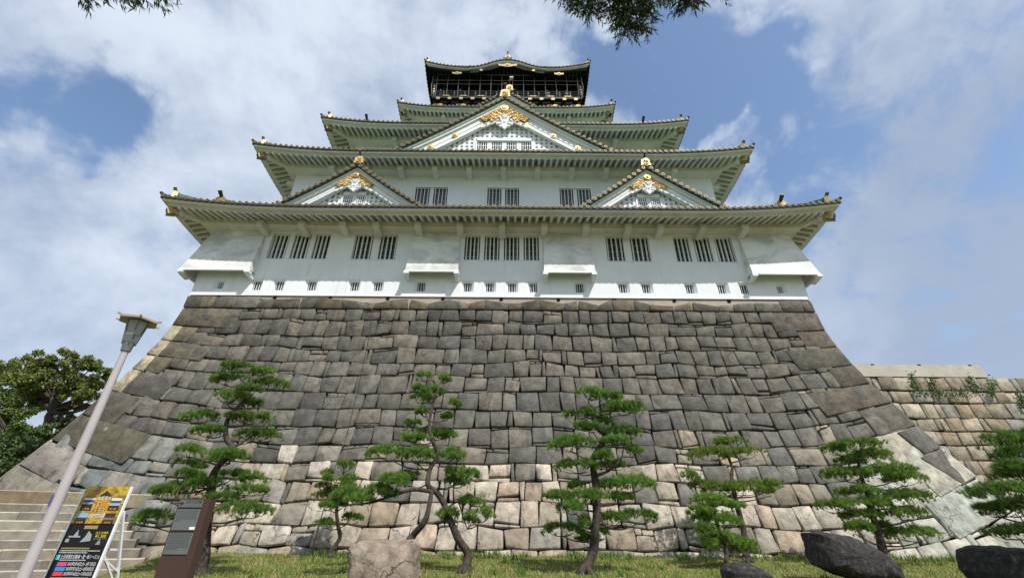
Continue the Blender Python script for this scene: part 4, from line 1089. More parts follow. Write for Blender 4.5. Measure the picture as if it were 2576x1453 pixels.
# ================================================================== lower stone wall to the right of the base
rw = thing('side_stone_wall', (33, 24.2, 0.8), 'pale tan block wall with flat coping beside the dark stone base', 'stone wall')
RY = 24.2
def rpt(u, z, d): s_ = 0.14; return Vector((u, RY - (9.2 - z) * s_ - d, z + d * s_))
rs = random.Random(77); mb = MB(); q = at(2540, 949, RY).z
q0 = q; k = 0
while q > -0.6:
    hh = rs.uniform(0.62, 0.86); q2 = q - hh; u = 19.0 + rs.uniform(-1, 0)
    ph = rs.uniform(0, 50)
    while u < 52:
        w = rs.uniform(0.65, 1.15) if rs.random() < 0.88 else rs.uniform(0.25, 0.4)
        c = vary(rs.choice([(0.34, 0.29, 0.22), (0.30, 0.265, 0.205), (0.37, 0.325, 0.255), (0.24, 0.205, 0.155), (0.32, 0.305, 0.26), (0.27, 0.22, 0.155)]), rs, 0.15)
        zz0 = 0.12 * noise.noise(Vector((u * 0.4, ph, 0))); zz1 = 0.12 * noise.noise(Vector(((u + w) * 0.4, ph, 0)))
        if k == 0: zz0 = zz1 = 0.0
        j = lambda: rs.uniform(-0.05, 0.05)
        stone(mb, rpt, [(u + j(), q2 + j()), (u + w + j(), q2 + j()), (u + w + j(), q + zz1 - 0.0), (u + j(), q + zz0)], c, rs, rs.uniform(-0.03, 0.03), 0.016, 0.03, 0.06)
        u += w
    q = q2; k += 1
mb.build('stone_facing', M['stone'], rw, smooth=True)
b = MB(); b.hexa([(18, rpt(0, -0.7, -0.15).y, -0.7), (52, rpt(0, -0.7, -0.15).y, -0.7), (52, RY + 8, -0.7), (18, RY + 8, -0.7), (18, rpt(0, q0 - 0.02, -0.15).y, q0 - 0.02), (52, rpt(0, q0 - 0.02, -0.15).y, q0 - 0.02), (52, RY + 8, q0 - 0.02), (18, RY + 8, q0 - 0.02)])
b.build('wall_core', M['gap'], rw)
cx1 = at(2487, 947, RY).x; zt_ = at(2480, 918, RY).z
xj = 18.0; k = 0
cpm = mat('coping_concrete', (0.47, 0.44, 0.38), 0.9, var=0.12, vscale=1.5, bump=0.35, bscale=8)
for xe in (22.6, 25.3, cx1):
    b = MB(); dx = 0.55 if xe == cx1 else 0
    b.hexa([(xj + 0.004, RY - 0.02, q0 + 0.004), (xe, RY - 0.02, q0 + 0.004), (xe, RY + 1.2, q0 + 0.004), (xj + 0.004, RY + 1.2, q0 + 0.004), (xj + 0.004, RY - 0.02, zt_), (xe - dx * 0.4, RY - 0.02, zt_), (xe - dx * 0.4, RY + 1.2, zt_), (xj + 0.004, RY + 1.2, zt_)])
    b.build('coping_block', cpm, rw); xj = xe
for px in (2196, 2313, 2440):
    p = at(px, 922, RY); b = MB(); b.box((p.x - 0.10, RY - 0.024, zt_ - 0.06), (p.x + 0.10, RY + 0.02, zt_ + 0.01)); b.build('drain_outlet', M['dark'], rw)
# creeping plants in its joints
rs = random.Random(31)
def creeper(pts, label):
    mb = MB()
    for k in range(len(pts) - 1):
        a, b_ = pts[k], pts[k + 1]
        for i in range(75):
            f = rs.random(); x = lerp(a[0], b_[0], f) + rs.gauss(0, 5); y = lerp(a[1], b_[1], f) + rs.gauss(0, 6)
            p = at(x, y, RY - 0.12 - (9.2 - at(x, y, RY).z) * 0.14 - rs.uniform(0, 0.10)); s = rs.uniform(0.04, 0.09)
            g = rs.uniform(0.7, 1.3); mb.col = (0.055 * g, 0.115 * g, 0.03 * g)
            d1 = Vector((rs.uniform(-1, 1), rs.uniform(-0.5, 0.1), rs.uniform(-1, 1))).normalized() * s; d2 = Vector((rs.uniform(-1, 1), rs.uniform(-0.6, 0.0), rs.uniform(-1, 1))).normalized() * s * 0.6
            mb.add([p - d1, p + d2, p + d1, p - d2], [(0, 1, 2, 3)])
    tag(mb.build('creeping_plant', M['leaf']), label, 'plant', 'creeping plants on the side wall')
creeper([(2290, 938), (2298, 965), (2312, 985), (2350, 992)], 'thin green creeper nearest the dark stone base, its tip crossing the coping')
creeper([(2338, 955), (2352, 975), (2372, 990)], 'dense green creeper slanting down the top stones under the coping middle')
creeper([(2378, 992), (2410, 986), (2440, 990)], 'flat green creeper spreading along a level joint of the tan wall')
creeper([(2436, 948), (2450, 968), (2462, 985)], 'short green creeper hanging just under the right end of the coping')
creeper([(2492, 955), (2500, 975), (2494, 995)], 'small green creeper just past the end of the coping')
creeper([(2560, 985), (2570, 1005), (2574, 1025)], 'dark green creeper at the far right end of the tan wall')

# ================================================================== stone steps on the left
st = thing('stone_steps', (-15, 16, 0.2), 'weathered granite stairway rising against the left end of the stone base', 'steps')
dirS = Vector((math.cos(R(28)), math.sin(R(28)), 0)); nrm = Vector((math.sin(R(28)), -math.cos(R(28)), 0))
P0 = Vector((-13.6, 18.5, 0)); zt = 2.73; rs = random.Random(12)
for k in range(14):
    rise_ = 0.42 if k == 0 else 0.265
    zb_ = zt - rise_
    o = P0 + nrm * (0.30 * k)
    xe = -13.2 + (2.0 - zt) * 1.35
    send = (xe - o.x) / dirS.x if k else 0.6
    b = MB(); s = send; tone = rs.uniform(0.9, 1.1)
    while s > -26:
        L = rs.uniform(0.9, 2.3) if k else rs.uniform(1.6, 3.0)
        c = vary(rs.choice([(0.35, 0.315, 0.255), (0.30, 0.27, 0.22), (0.38, 0.345, 0.28), (0.26, 0.225, 0.18)]) if k else rs.choice([(0.27, 0.21, 0.14), (0.22, 0.18, 0.13), (0.36, 0.30, 0.20)]), rs, 0.12); b.col = tuple(q_ * tone for q_ in c)
        A, B_ = o + dirS * (s - L + 0.008), o + dirS * s
        back = -nrm * (0.62 if k else 4.0); bv = 0.05
        zj = zt + rs.uniform(-0.012, 0.012); fo = nrm * rs.uniform(-0.015, 0.015)
        p = [A + fo, B_ + fo, B_ + back, A + back]
        z0_, z1_, z2_ = zb_ - 0.05, zj - bv * 0.6, zj
        vs = [v + Vector((0, 0, z0_)) for v in p] + [p[0] + Vector((0, 0, z1_)), p[1] + Vector((0, 0, z1_)), p[2] + Vector((0, 0, z2_)), p[3] + Vector((0, 0, z2_)), p[0] - nrm * bv + Vector((0, 0, z2_)), p[1] - nrm * bv + Vector((0, 0, z2_))]
        b.col = tuple(q_ * tone * 0.72 for q_ in c); b.add(vs, [(0, 1, 5, 4), (8, 9, 6, 7), (1, 2, 6, 9, 5), (0, 4, 8, 7, 3), (0, 3, 2, 1), (2, 3, 7, 6)]); b.col = tuple(q_ * tone * 1.15 for q_ in c); b.add([vs[i_] for i_ in (4, 5, 9, 8)], [(0, 1, 2, 3)])  # bevel painted lighter as worn edge and lit nosing; darker rest imitates dimmer risers
        if rs.random() < 0.5:
            pass
        s -= L
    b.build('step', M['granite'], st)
    zt = zb_

# ================================================================== street lamp
lp = at(75, 1440, 6.5); lx = -5.30; LY = 6.5
lampT = thing('street_lamp', (lx, LY, 0.2), 'pale grey park lamp with hexagonal lantern standing left of the event poster', 'street lamp')
zp = at(322, 880, LY).z; zl0 = zp; topz = at(350, 797, LY).z
b = MB(); b.tube([(lx, LY, 0), (lx, LY, 1.2), (lx, LY, zp)], [0.070, 0.066, 0.046], 16); b.build('pole', M['pole'], lampT, smooth=False)
b = MB(); b.tube([(lx, LY, zp - 0.02), (lx, LY, zp + 0.005), (lx, LY, zp + 0.005 + 0.13)], [0.066, 0.066, 0.078], 16); b.build('collar', M['plate'], lampT)
b = MB(); pz = at(137, 1258, LY).z
for i in range(4): pass
b.hexa([(lx - 0.083, LY - 0.03, pz - 0.07), (lx - 0.03, LY - 0.083, pz - 0.07), (lx - 0.02, LY - 0.07, pz - 0.07), (lx - 0.07, LY - 0.02, pz - 0.07), (lx - 0.083, LY - 0.03, pz + 0.07), (lx - 0.03, LY - 0.083, pz + 0.07), (lx - 0.02, LY - 0.07, pz + 0.07), (lx - 0.07, LY - 0.02, pz + 0.07)])
b.build('blue_plate', mat('blue_plate', (0.05, 0.07, 0.32), 0.4), lampT)
def hexring(r, z, rot=0.2): return [Vector((lx + r * math.cos(rot + i * math.pi / 3), LY + r * math.sin(rot + i * math.pi / 3), z)) for i in range(6)]
z0_, z1_ = zp + 0.14, zp + 0.14 + 0.33
b = MB(); A, B_ = hexring(0.085, z0_ + 0.0), hexring(0.145, z1_)
b.add(A + B_, [(i, (i + 1) % 6, 6 + (i + 1) % 6, 6 + i) for i in range(6)] + [(5, 4, 3, 2, 1, 0)])
b.build('lantern_glass', mat('milky_glass', (0.30, 0.33, 0.30), 0.25, var=0.15, vscale=5, spec=0.5), lampT)
b = MB(); A2, B2 = hexring(0.092, z0_ - 0.04), hexring(0.151, z1_)
for i in range(6): b.bar(A2[i], B2[i], 0.017)
Am = hexring(0.107, z0_ + 0.10)
for i in range(6):
    A3, A4 = hexring(0.090, z0_ - 0.02), Am
    b.add([A3[i], A3[(i + 1) % 6], A4[(i + 1) % 6], A4[i]], [(0, 1, 2, 3)])
b.build('lantern_frame', M['plate'], lampT)
b = MB(); rr = hexring(0.275, z1_ + 0.0); rt_ = hexring(0.275, z1_ + 0.018); tp = Vector((lx, LY, z1_ + 0.11))
b.add(rr + rt_ + [tp, Vector((lx, LY, z1_ + 0.03))], [(i, (i + 1) % 6, 6 + (i + 1) % 6, 6 + i) for i in range(6)] + [(6 + i, 6 + (i + 1) % 6, 12) for i in range(6)] + [((i + 1) % 6, i, 13) for i in range(6)])
for i in range(6): b.bar(rt_[i] + Vector((0, 0, 0.008)), tp, 0.02); b.bar(rt_[i] + Vector((0, 0, 0.01)), rt_[i] + (rt_[i] - tp).normalized() * 0.05 + Vector((0, 0, 0.03)), 0.022)
b.build('lantern_roof', mat('weathered_roof_plate', (0.34, 0.29, 0.21), 0.7, var=0.15), lampT)

# ================================================================== lettering helpers
def lettering(parent, s, size, m_, origin, ex, ez, align='LEFT', name='lettering', width=None):
    me = text_mesh(s, size, align)
    if width:
        xs = [v.co.x for v in me.vertices]; w = max(xs) - min(xs); k = width / w if w else 1
        for v in me.vertices: v.co.x *= k
    me.materials.clear(); me.materials.append(m_)
    ex, ez = Vector(ex).normalized(), Vector(ez).normalized(); ey = ez.cross(ex)
    for v in me.vertices: v.co = Vector(origin) + ex * v.co.x + ez * v.co.y
    o = bpy.data.objects.new(name, me); C.objects.link(o)
    while parent.parent is not None and parent.parent.parent is not None: parent = parent.parent
    o.parent = parent; o.location = -wloc(parent)
    return o
def flat(c, rough=0.5): 
    n_ = 'print_%d_%d_%d' % tuple(int(x * 255) for x in c)
    return bpy.data.materials.get(n_) or mat(n_, c, rough, spec=0.2)

# ================================================================== brown information sign
SY = 7.5
sg_ = thing('information_sign', (-4.13, SY, 0.2), 'dark brown steel sign post with three grey text plates beside the pine', 'sign')
zt_s = at(453, 1253, SY).z; xl = at(453, 1253, SY).x; xr = at(530, 1253, SY).x
b = MB(); b.box((xl, SY, 0.0), (xr, SY + 0.16, zt_s)); b.build('post', M['brown'], sg_)
def plate(px0, py0, px1, py1, name='text_plate'):
    a, c = at(px0, py0, SY), at(px1, py1, SY)
    return a, c
W_s = xr - xl
pl_x0, pl_x1 = xl + 0.05 * W_s, xl + 0.80 * W_s
def zrow(v): return at(470, (1980 + v / 5.588) / 1.59, SY).z
plates = [(zrow(95), zrow(262)), (zrow(305), zrow(775)), (zrow(835), zrow(1315))]
ps = []
for za, zb in plates:
    b = MB(); b.box((pl_x0, SY - 0.012, zb), (pl_x1, SY - 0.001, za)); ps.append(b.build('text_plate', M['plate'], sg_))
za, zb = plates[0]; zc0 = (za + zb) / 2
lettering(ps[0], '天守下仕切門跡', (za - zb) * 0.55, M['ink'], (pl_x0 + 0.27 * (pl_x1 - pl_x0), SY - 0.0135, zc0 + 0.15 * (za - zb)), (1, 0, 0), (0, 0, 1), width=0.68 * (pl_x1 - pl_x0))
lettering(ps[0], 'Site of the Tenshu-shita Shikiri-mon Gate', (za - zb) * 0.2, M['ink_soft'], (pl_x0 + 0.27 * (pl_x1 - pl_x0), SY - 0.0135, zc0 - 0.28 * (za - zb)), (1, 0, 0), (0, 0, 1), width=0.66 * (pl_x1 - pl_x0))
b = MB(); ax = pl_x0 + 0.05 * (pl_x1 - pl_x0); aw = 0.16 * (pl_x1 - pl_x0)
b.bar((ax, SY - 0.0145, zc0), (ax + aw, SY - 0.0145, zc0), 0.003, 0.011); b.bar((ax, SY - 0.0145, zc0), (ax + aw * 0.45, SY - 0.0145, zc0 + aw * 0.42), 0.003, 0.012); b.bar((ax, SY - 0.0145, zc0), (ax + aw * 0.45, SY - 0.0145, zc0 - aw * 0.42), 0.003, 0.012)
b.build('arrow', M['ink'], ps[0])
for pi, nl, lastw, f0, f1 in ((1, 6, 0.25, 0.08, 0.55), (2, 10, 0.55, 0.04, 0.74)):
    za, zb = plates[pi]; b = MB(); rs = random.Random(pi)
    for i in range(nl):
        z = lerp(za, zb, lerp(f0, f1, i / (nl - 1))); xe = pl_x0 + (pl_x1 - pl_x0) * (0.94 if i < nl - 1 else lastw); x = pl_x0 + 0.05 * (pl_x1 - pl_x0)
        while x < xe - 0.004:
            w = rs.uniform(0.008, 0.020); b.box((x, SY - 0.0145, z - 0.0045), (min(x + w, xe), SY - 0.0125, z + 0.0045)); x += w + 0.003
    b.build('text_lines', M['ink_soft'], ps[pi])
b = MB(); za, zb = plates[1]; b.box((pl_x1 - 0.085, SY - 0.014, zb + 0.008), (pl_x1 - 0.004, SY - 0.0125, zb + 0.045)); b.build('round_sticker', M['white_paint'], ps[1])

# ================================================================== A-frame event poster
PY = 8.0
a0 = at(221, 1222, PY); a1 = at(328, 1224, PY)
pw = a1.x - a0.x; PT = a0.z + 0.0; PB = 0.36
po = thing('event_poster', ((a0.x + a1.x) / 2, PY, 0.2), 'tall yellow and black event poster on a white folding easel frame', 'poster')
lean = 0.05
ox, ez = Vector((1, 0, 0)), Vector((0, lean, 1)).normalized()
H_p = (PT - PB) / ez.z
O = Vector((a0.x, PY - lean * (PT - PB), PB))
def pp(u, v, d=0.0): return O + ox * (u * pw) + ez * (v * H_p) + Vector((0, -1, lean)).normalized() * d
def rect(mb, u0, u1, v0, v1, d, th=0.0): mb.add([pp(u0, v0, d), pp(u1, v0, d), pp(u1, v1, d), pp(u0, v1, d)], [(0, 1, 2, 3)])
b = MB(); b.obox(pp(0.5, 0.5, -0.012), ox * (pw / 2), ez * (H_p / 2), Vector((0, 0.010, 0))); board = b.build('poster_board', flat((0.012, 0.012, 0.018)), po)
# printed upper part: gold ground
gm_ = bpy.data.materials.new('printed_gold'); gm_.use_nodes = True; gm_.node_tree.nodes.clear(); q_ = NT(gm_.node_tree)
tcx = q_.node('ShaderNodeTexCoord').outputs['Object']
cgold = q_.mix(q_.maprange(q_.noise(q_.mapping(tcx, scale=(1, 1, 2)), 6, 5, 0.6, 1.0), 0.38, 0.62), (0.22, 0.12, 0.02), (0.55, 0.38, 0.03))
pn = q_.node('ShaderNodeBsdfPrincipled'); q_.put(pn.inputs['Base Color'], cgold); pn.inputs['Roughness'].default_value = 0.45; q_.node('ShaderNodeOutputMaterial', i0=pn.outputs[0])
vv = lambda y: 1 - (y - 95) / 2760.0                  # from measured rows of the printed sheet
b = MB(); rect(b, 0.0, 1.0, 0.705, 1.0, 0.004); b.build('gold_print', gm_, board)
def pic(u0, u1, v0, v1, cols, name='picture', d=0.006):
    n = len(cols); par = None
    for i, c in enumerate(cols):
        b = MB(); rect(b, u0, u1, lerp(v0, v1, i / n), lerp(v0, v1, (i + 1) / n), d); b.build(name, flat(c), board)
pic(0.07, 0.32, 0.805, 0.905, [(0.03, 0.02, 0.015), (0.03, 0.02, 0.015), (0.03, 0.03, 0.04), (0.30, 0.30, 0.33), (0.05, 0.045, 0.12), (0.62, 0.63, 0.67)])
pic(0.70, 0.94, 0.805, 0.905, [(0.03, 0.02, 0.015), (0.04, 0.03, 0.02), (0.35, 0.40, 0.48), (0.06, 0.08, 0.14), (0.62, 0.68, 0.74)])
pic(0.07, 0.32, 0.70, 0.785, [(0.02, 0.02, 0.02), (0.03, 0.02, 0.015), (0.04, 0.06, 0.03), (0.30, 0.40, 0.58), (0.22, 0.38, 0.68)])
pic(0.70, 0.94, 0.70, 0.785, [(0.02, 0.015, 0.012), (0.05, 0.03, 0.02), (0.20, 0.16, 0.14), (0.07, 0.04, 0.03), (0.05, 0.03, 0.025)])
b = MB()                                              # stone base and roof silhouette behind the title
b.add([pp(0.36, 0.80, 0.0055), pp(0.66, 0.80, 0.0055), pp(0.62, 0.91, 0.0055), pp(0.40, 0.91, 0.0055)], [(0, 1, 2, 3)]); b.build('picture', flat((0.17, 0.17, 0.11)), board)
b = MB(); b.add([pp(0.36, 0.915, 0.006), pp(0.68, 0.915, 0.006), pp(0.58, 0.945, 0.006), pp(0.50, 0.965, 0.006), pp(0.44, 0.94, 0.006)], [(0, 1, 2, 3, 4)]); b.build('picture', flat((0.03, 0.035, 0.02)), board)
wh, ye, orng = flat((0.80, 0.80, 0.80)), flat((0.78, 0.62, 0.06)), flat((0.75, 0.33, 0.03))
lettering(board, '大坂城の', 0.075, wh, pp(0.52, 0.90, 0.008), ox, ez, 'CENTER', width=0.30 * pw)
lettering(board, '櫓', 0.235, orng, pp(0.52, 0.835, 0.009), ox, ez, 'CENTER', width=0.28 * pw)
lettering(board, '2023特別公開', 0.07, wh, pp(0.52, 0.765, 0.008), ox, ez, 'CENTER', width=0.36 * pw)
for u0_, v0_, s_ in ((0.195, 0.818, '千貫櫓'), (0.82, 0.818, '乾櫓'), (0.195, 0.713, '多聞櫓'), (0.82, 0.713, '焔硝蔵')): lettering(board, s_, 0.03, orng, pp(u0_, v0_, 0.008), ox, ez, 'CENTER', width=0.16 * pw)
b = MB(); rect(b, 0.36, 0.66, 0.664, 0.690, 0.006); b.build('picture', flat((0.33, 0.25, 0.10)), board)
# night view of white turrets
b = MB()
for pts in ([(0.10, 0.612), (0.20, 0.612), (0.26, 0.66), (0.30, 0.612), (0.36, 0.612), (0.36, 0.600), (0.10, 0.600)], [(0.07, 0.565), (0.15, 0.565), (0.15, 0.590), (0.07, 0.590)], [(0.40, 0.565), (0.62, 0.575), (0.60, 0.62), (0.50, 0.65), (0.47, 0.61)]):
    b.add([pp(u, v, 0.006) for u, v in pts], [tuple(range(len(pts)))])
b.build('picture', flat((0.30, 0.33, 0.33)), board)
b = MB(); rect(b, 0.64, 0.985, 0.535, 0.655, 0.006); b.build('price_panel', flat((0.02, 0.015, 0.01)), board)
lettering(board, '大人共通券', 0.034, ye, pp(0.81, 0.635, 0.008), ox, ez, 'CENTER', width=0.28 * pw)
lettering(board, '¥1,300', 0.06, ye, pp(0.81, 0.610, 0.008), ox, ez, 'CENTER', width=0.24 * pw)
pic(0.665, 0.965, 0.542, 0.595, [(0.04, 0.06, 0.04), (0.22, 0.45, 0.62), (0.13, 0.42, 0.72)])
b = MB(); b.add([pp(0.76, 0.548, 0.008), pp(0.87, 0.548, 0.008), pp(0.85, 0.57, 0.008), pp(0.82, 0.59, 0.008), pp(0.79, 0.57, 0.008)], [(0, 1, 2, 3, 4)]); b.build('picture', flat((0.25, 0.26, 0.22)), board)
def lines(v0, n, u0, u1, m_, dv=0.0135, th=0.0036):
    b = MB(); rs = random.Random(int(v0 * 999))
    for i in range(n):
        u = u0; ue = u1 if i < n - 1 else lerp(u0, u1, 0.7)
        while u < ue: w = rs.uniform(0.01, 0.035); rect(b, u, min(u + w, ue), v0 - i * dv - th, v0 - i * dv + th, 0.006); u += w + 0.006
    b.build('text_lines', m_, board)
lines(0.520, 1, 0.06, 0.95, flat((0.30, 0.25, 0.06)), th=0.006); lines(0.503, 2, 0.05, 0.93, flat((0.5, 0.5, 0.5)))
b = MB(); rect(b, 0.03, 0.12, 0.438, 0.474, 0.006); b.build('panel', flat((0.12, 0.55, 0.50)), board)
lettering(board, '土日祝限定公開(春・夏・秋シーズン)', 0.06, wh, pp(0.14, 0.458, 0.007), ox, ez, width=0.83 * pw)
lines(0.436, 1, 0.14, 0.95, flat((0.5, 0.45, 0.5)))
for i, (c, s_) in enumerate((((0.62, 0.07, 0.20), '2023年3月18日(土)~ 5月 7日(日)'), ((0.03, 0.27, 0.65), '2023年7月15日(土)~ 8月20日(日)'), ((0.70, 0.06, 0.06), '2023年9月16日(土)~11月26日(日)'))):
    v = 0.408 - i * 0.034; b = MB(); rect(b, 0.13, 0.34, v - 0.014, v + 0.014, 0.006); b.build('panel', flat(c), board)
    lettering(board, s_, 0.055, wh, pp(0.36, v, 0.007), ox, ez, width=0.60 * pw)
lines(0.312, 3, 0.12, 0.92, flat((0.42, 0.42, 0.42)))
lettering(board, '10:00~16:30', 0.045, wh, pp(0.16, 0.258, 0.007), ox, ez, width=0.32 * pw)
lines(0.235, 3, 0.14, 0.55, flat((0.55, 0.55, 0.55)), 0.018, 0.006); lines(0.176, 9, 0.10, 0.52, flat((0.48, 0.48, 0.46)), 0.017, 0.0045)
mm_ = bpy.data.materials.new('printed_map'); mm_.use_nodes = True; mm_.node_tree.nodes.clear(); q_ = NT(mm_.node_tree)
tcx = q_.node('ShaderNodeTexCoord').outputs['Object']
cm_ = q_.mix(q_.maprange(q_.noise(tcx, 9, 3, 0.5, 0.8), 0.42, 0.6), (0.36, 0.33, 0.27), (0.22, 0.38, 0.31))
pn = q_.node('ShaderNodeBsdfPrincipled'); q_.put(pn.inputs['Base Color'], cm_); q_.node('ShaderNodeOutputMaterial', i0=pn.outputs[0])
b = MB(); rect(b, 0.56, 0.985, 0.02, 0.232, 0.006); b.build('printed_map', mm_, board)
b = MB(); rect(b, 0.72, 0.87, 0.10, 0.125, 0.008); b.build('panel', flat((0.50, 0.03, 0.06)), board)
# white easel
b = MB(); b.bar(pp(1.03, -0.14, -0.01), pp(1.03, 1.0, -0.01), 0.030, 0.035); b.bar(pp(-0.02, -0.14, -0.01), pp(-0.02, 0.98, -0.01), 0.022, 0.03); b.bar(pp(0, 0.0, -0.012), pp(1, 0.0, -0.012), 0.03); b.build('front_frame', M['white_paint'], po)
b = MB(); q1 = pp(1.05, 0.80, -0.03); q2 = Vector((q1.x + 0.02, PY + 0.62, 0.30)); b.bar(q1, q2, 0.034); q3 = pp(-0.02, 0.80, -0.03); q4 = Vector((q3.x, PY + 0.62, 0.30)); b.bar(q3, q4, 0.034); b.bar(lerp(q1, q2, 0.35), lerp(q3, q4, 0.35), 0.025); b.build('rear_leg', M['white_paint'], po)
b = MB(); b.bar(pp(1.03, 0.45, -0.02), q1.lerp(q2, 0.55), 0.022); b.bar(pp(1.03, 0.30, -0.02), q1.lerp(q2, 0.72), 0.022); b.bar(pp(1.03, 0.47, -0.02), q1.lerp(q2, 0.72), 0.026); b.build('brace', M['white_paint'], po)
b = MB(); f0 = Vector((q2.x + 0.02, PY + 0.55, 0.34)); b.tube([f0, f0 + Vector((0.10, 0.05, 0.52))], 0.024, 8); b.tube([f0 + Vector((0.06, 0, 0)), f0 + Vector((0.17, 0.02, 0.47))], 0.024, 8); b.build('stabiliser', M['white_paint'], po)

# ================================================================== boulders
def boulder(pts_xz, Y, depth, m_, label, seed, zdip=0.3, freq=1.3, amp=0.10):
    """rock from a measured silhouette (x, z) given real thickness, facetted and roughened"""
    Y = Y - depth / 2
    rs = random.Random(seed); n = len(pts_xz); cx = sum(p[0] for p in pts_xz) / n; cz = sum(p[1] for p in pts_xz) / n
    pts_xz = [(cx + (x - cx) * 0.92, cz + (z - cz) * 0.95) for x, z in pts_xz]
    mb = MB(); rings = []; K = 22; M_ = 96
    def outline(f):
        f = f % 1.0 * n; i = int(f); g = f - i; a, b_ = pts_xz[i % n], pts_xz[(i + 1) % n]; return lerp(a[0], b_[0], g), lerp(a[1], b_[1], g)
    for k in range(K + 1):
        ph = math.pi * k / K; r = math.sin(ph) ** 0.34 if 0 < k < K else 0.0; y = -math.cos(ph)
        y = math.copysign(abs(y) ** 0.8, y) * depth / 2
        for i in range(M_):
            ox_, oz_ = outline(i / M_); p = Vector((cx + (ox_ - cx) * r, Y + depth / 2 + y + 0.18 * (oz_ - cz) * r, cz + (oz_ - cz) * r))
            d = (p - Vector((cx, Y + depth / 2, cz)))
            nn = noise.noise(p * freq + Vector((seed, 0, 0))) * amp + noise.noise(p * freq * 3.3) * amp * 0.4 + noise.noise(p * freq * 9) * amp * 0.25 + abs(noise.noise(p * freq * 2.1 + Vector((3, seed, 1)))) * amp * -0.6
            if 0 < k < K: p += d.normalized() * nn
            rings.append(p)
    fs = [(k * M_ + i, k * M_ + (i + 1) % M_, (k + 1) * M_ + (i + 1) % M_, (k + 1) * M_ + i) for k in range(K) for i in range(M_)]
    mb.add(rings, fs)
    return tag(mb.build('boulder', m_, None, smooth=True, recalc=True, origin=(cx, Y + depth / 2, cz - 0.3)), label, 'boulder')
def sil(pix, Y): return [(at(x, y, Y).x, at(x, y, Y).z) for x, y in pix]
boulder(sil([(876, 1372), (905, 1357), (950, 1352), (1000, 1349), (1048, 1352), (1061, 1366), (1061, 1420), (1058, 1500), (1010, 1530), (930, 1532), (880, 1510), (872, 1450), (874, 1405)], 10.6), 10.6, 1.1, M['rock_tan'], 'big cracked pinkish tan boulder in the grass below the middle pines', 3, freq=1.6, amp=0.07)
boulder(sil([(2031, 1336), (2060, 1334), (2120, 1345), (2180, 1368), (2222, 1395), (2252, 1430), (2262, 1465), (2180, 1462), (2110, 1452), (2052, 1425), (2042, 1400), (2034, 1362)], 12.6), 12.6, 1.3, M['rock_black'], 'large slanted black boulder with pale lichen, in front of a pine', 4, amp=0.07)
boulder(sil([(1816, 1432), (1826, 1418), (1850, 1413), (1885, 1418), (1920, 1432), (1940, 1448), (1942, 1470), (1880, 1475), (1820, 1468)], 12.3), 12.3, 0.8, M['rock_black'], 'small low black boulder beside the lowest bushy pine', 6, amp=0.06)
boulder(sil([(2446, 1378), (2465, 1370), (2520, 1368), (2590, 1375), (2640, 1390), (2660, 1450), (2600, 1500), (2470, 1480), (2447, 1440), (2443, 1405)], 11.6), 11.6, 1.2, M['rock_black'], 'black boulder with smooth rounded shoulder, cut by the right edge', 9, amp=0.08)
# ================================================================== trees
def catmull(pts, k=5):
    out = []
    for i in range(len(pts) - 1):
        p0, p1, p2, p3 = pts[max(i - 1, 0)], pts[i], pts[i + 1], pts[min(i + 2, len(pts) - 1)]
        for j in range(k):
            t_ = j / k
            out.append(0.5 * ((2 * p1) + (p2 - p0) * t_ + (2 * p0 - 5 * p1 + 4 * p2 - p3) * t_ ** 2 + (3 * p1 - p0 - 3 * p2 + p3) * t_ ** 3))
    return out + [pts[-1]]
def limb(mb, pts, r0, r1, rs, n=8, wob=0.0, k=5):
    c = catmull([Vector(p) for p in pts], k); N = len(c)
    if wob: c = [p + Vector((noise.noise(p * 2.3), noise.noise(p * 2.3 + Vector((7, 0, 0))), 0)) * wob * math.sin(math.pi * i / (N - 1)) for i, p in enumerate(c)]
    rad = [lerp(r0, r1, i / (N - 1)) * (1 + 0.16 * noise.noise(p * 4.0)) for i, p in enumerate(c)]
    mb.tube(c, rad, n); return c
def needles(mb, p, ax, rs, L, n, col):
    ax = ax.normalized(); a = ax.orthogonal().normalized(); b_ = ax.cross(a)
    for i in range(n):
        w = rs.uniform(0, 6.283); sp = rs.uniform(0.15, 1.0)
        d = (ax * (1 - 0.55 * sp) + (a * math.cos(w) + b_ * math.sin(w)) * sp).normalized()
        l = L * rs.uniform(0.75, 1.2); s = d.cross(Vector((rs.uniform(-1, 1), rs.uniform(-1, 1), rs.uniform(-1, 1)))).normalized() * 0.0068
        k = rs.uniform(0.8, 1.25); mb.col = (col[0] * k, col[1] * k, col[2] * k)
        q = p + ax * rs.uniform(-0.03, 0.03)
        mb.add([q - s, q + s, q + d * l], [(0, 1, 2)])
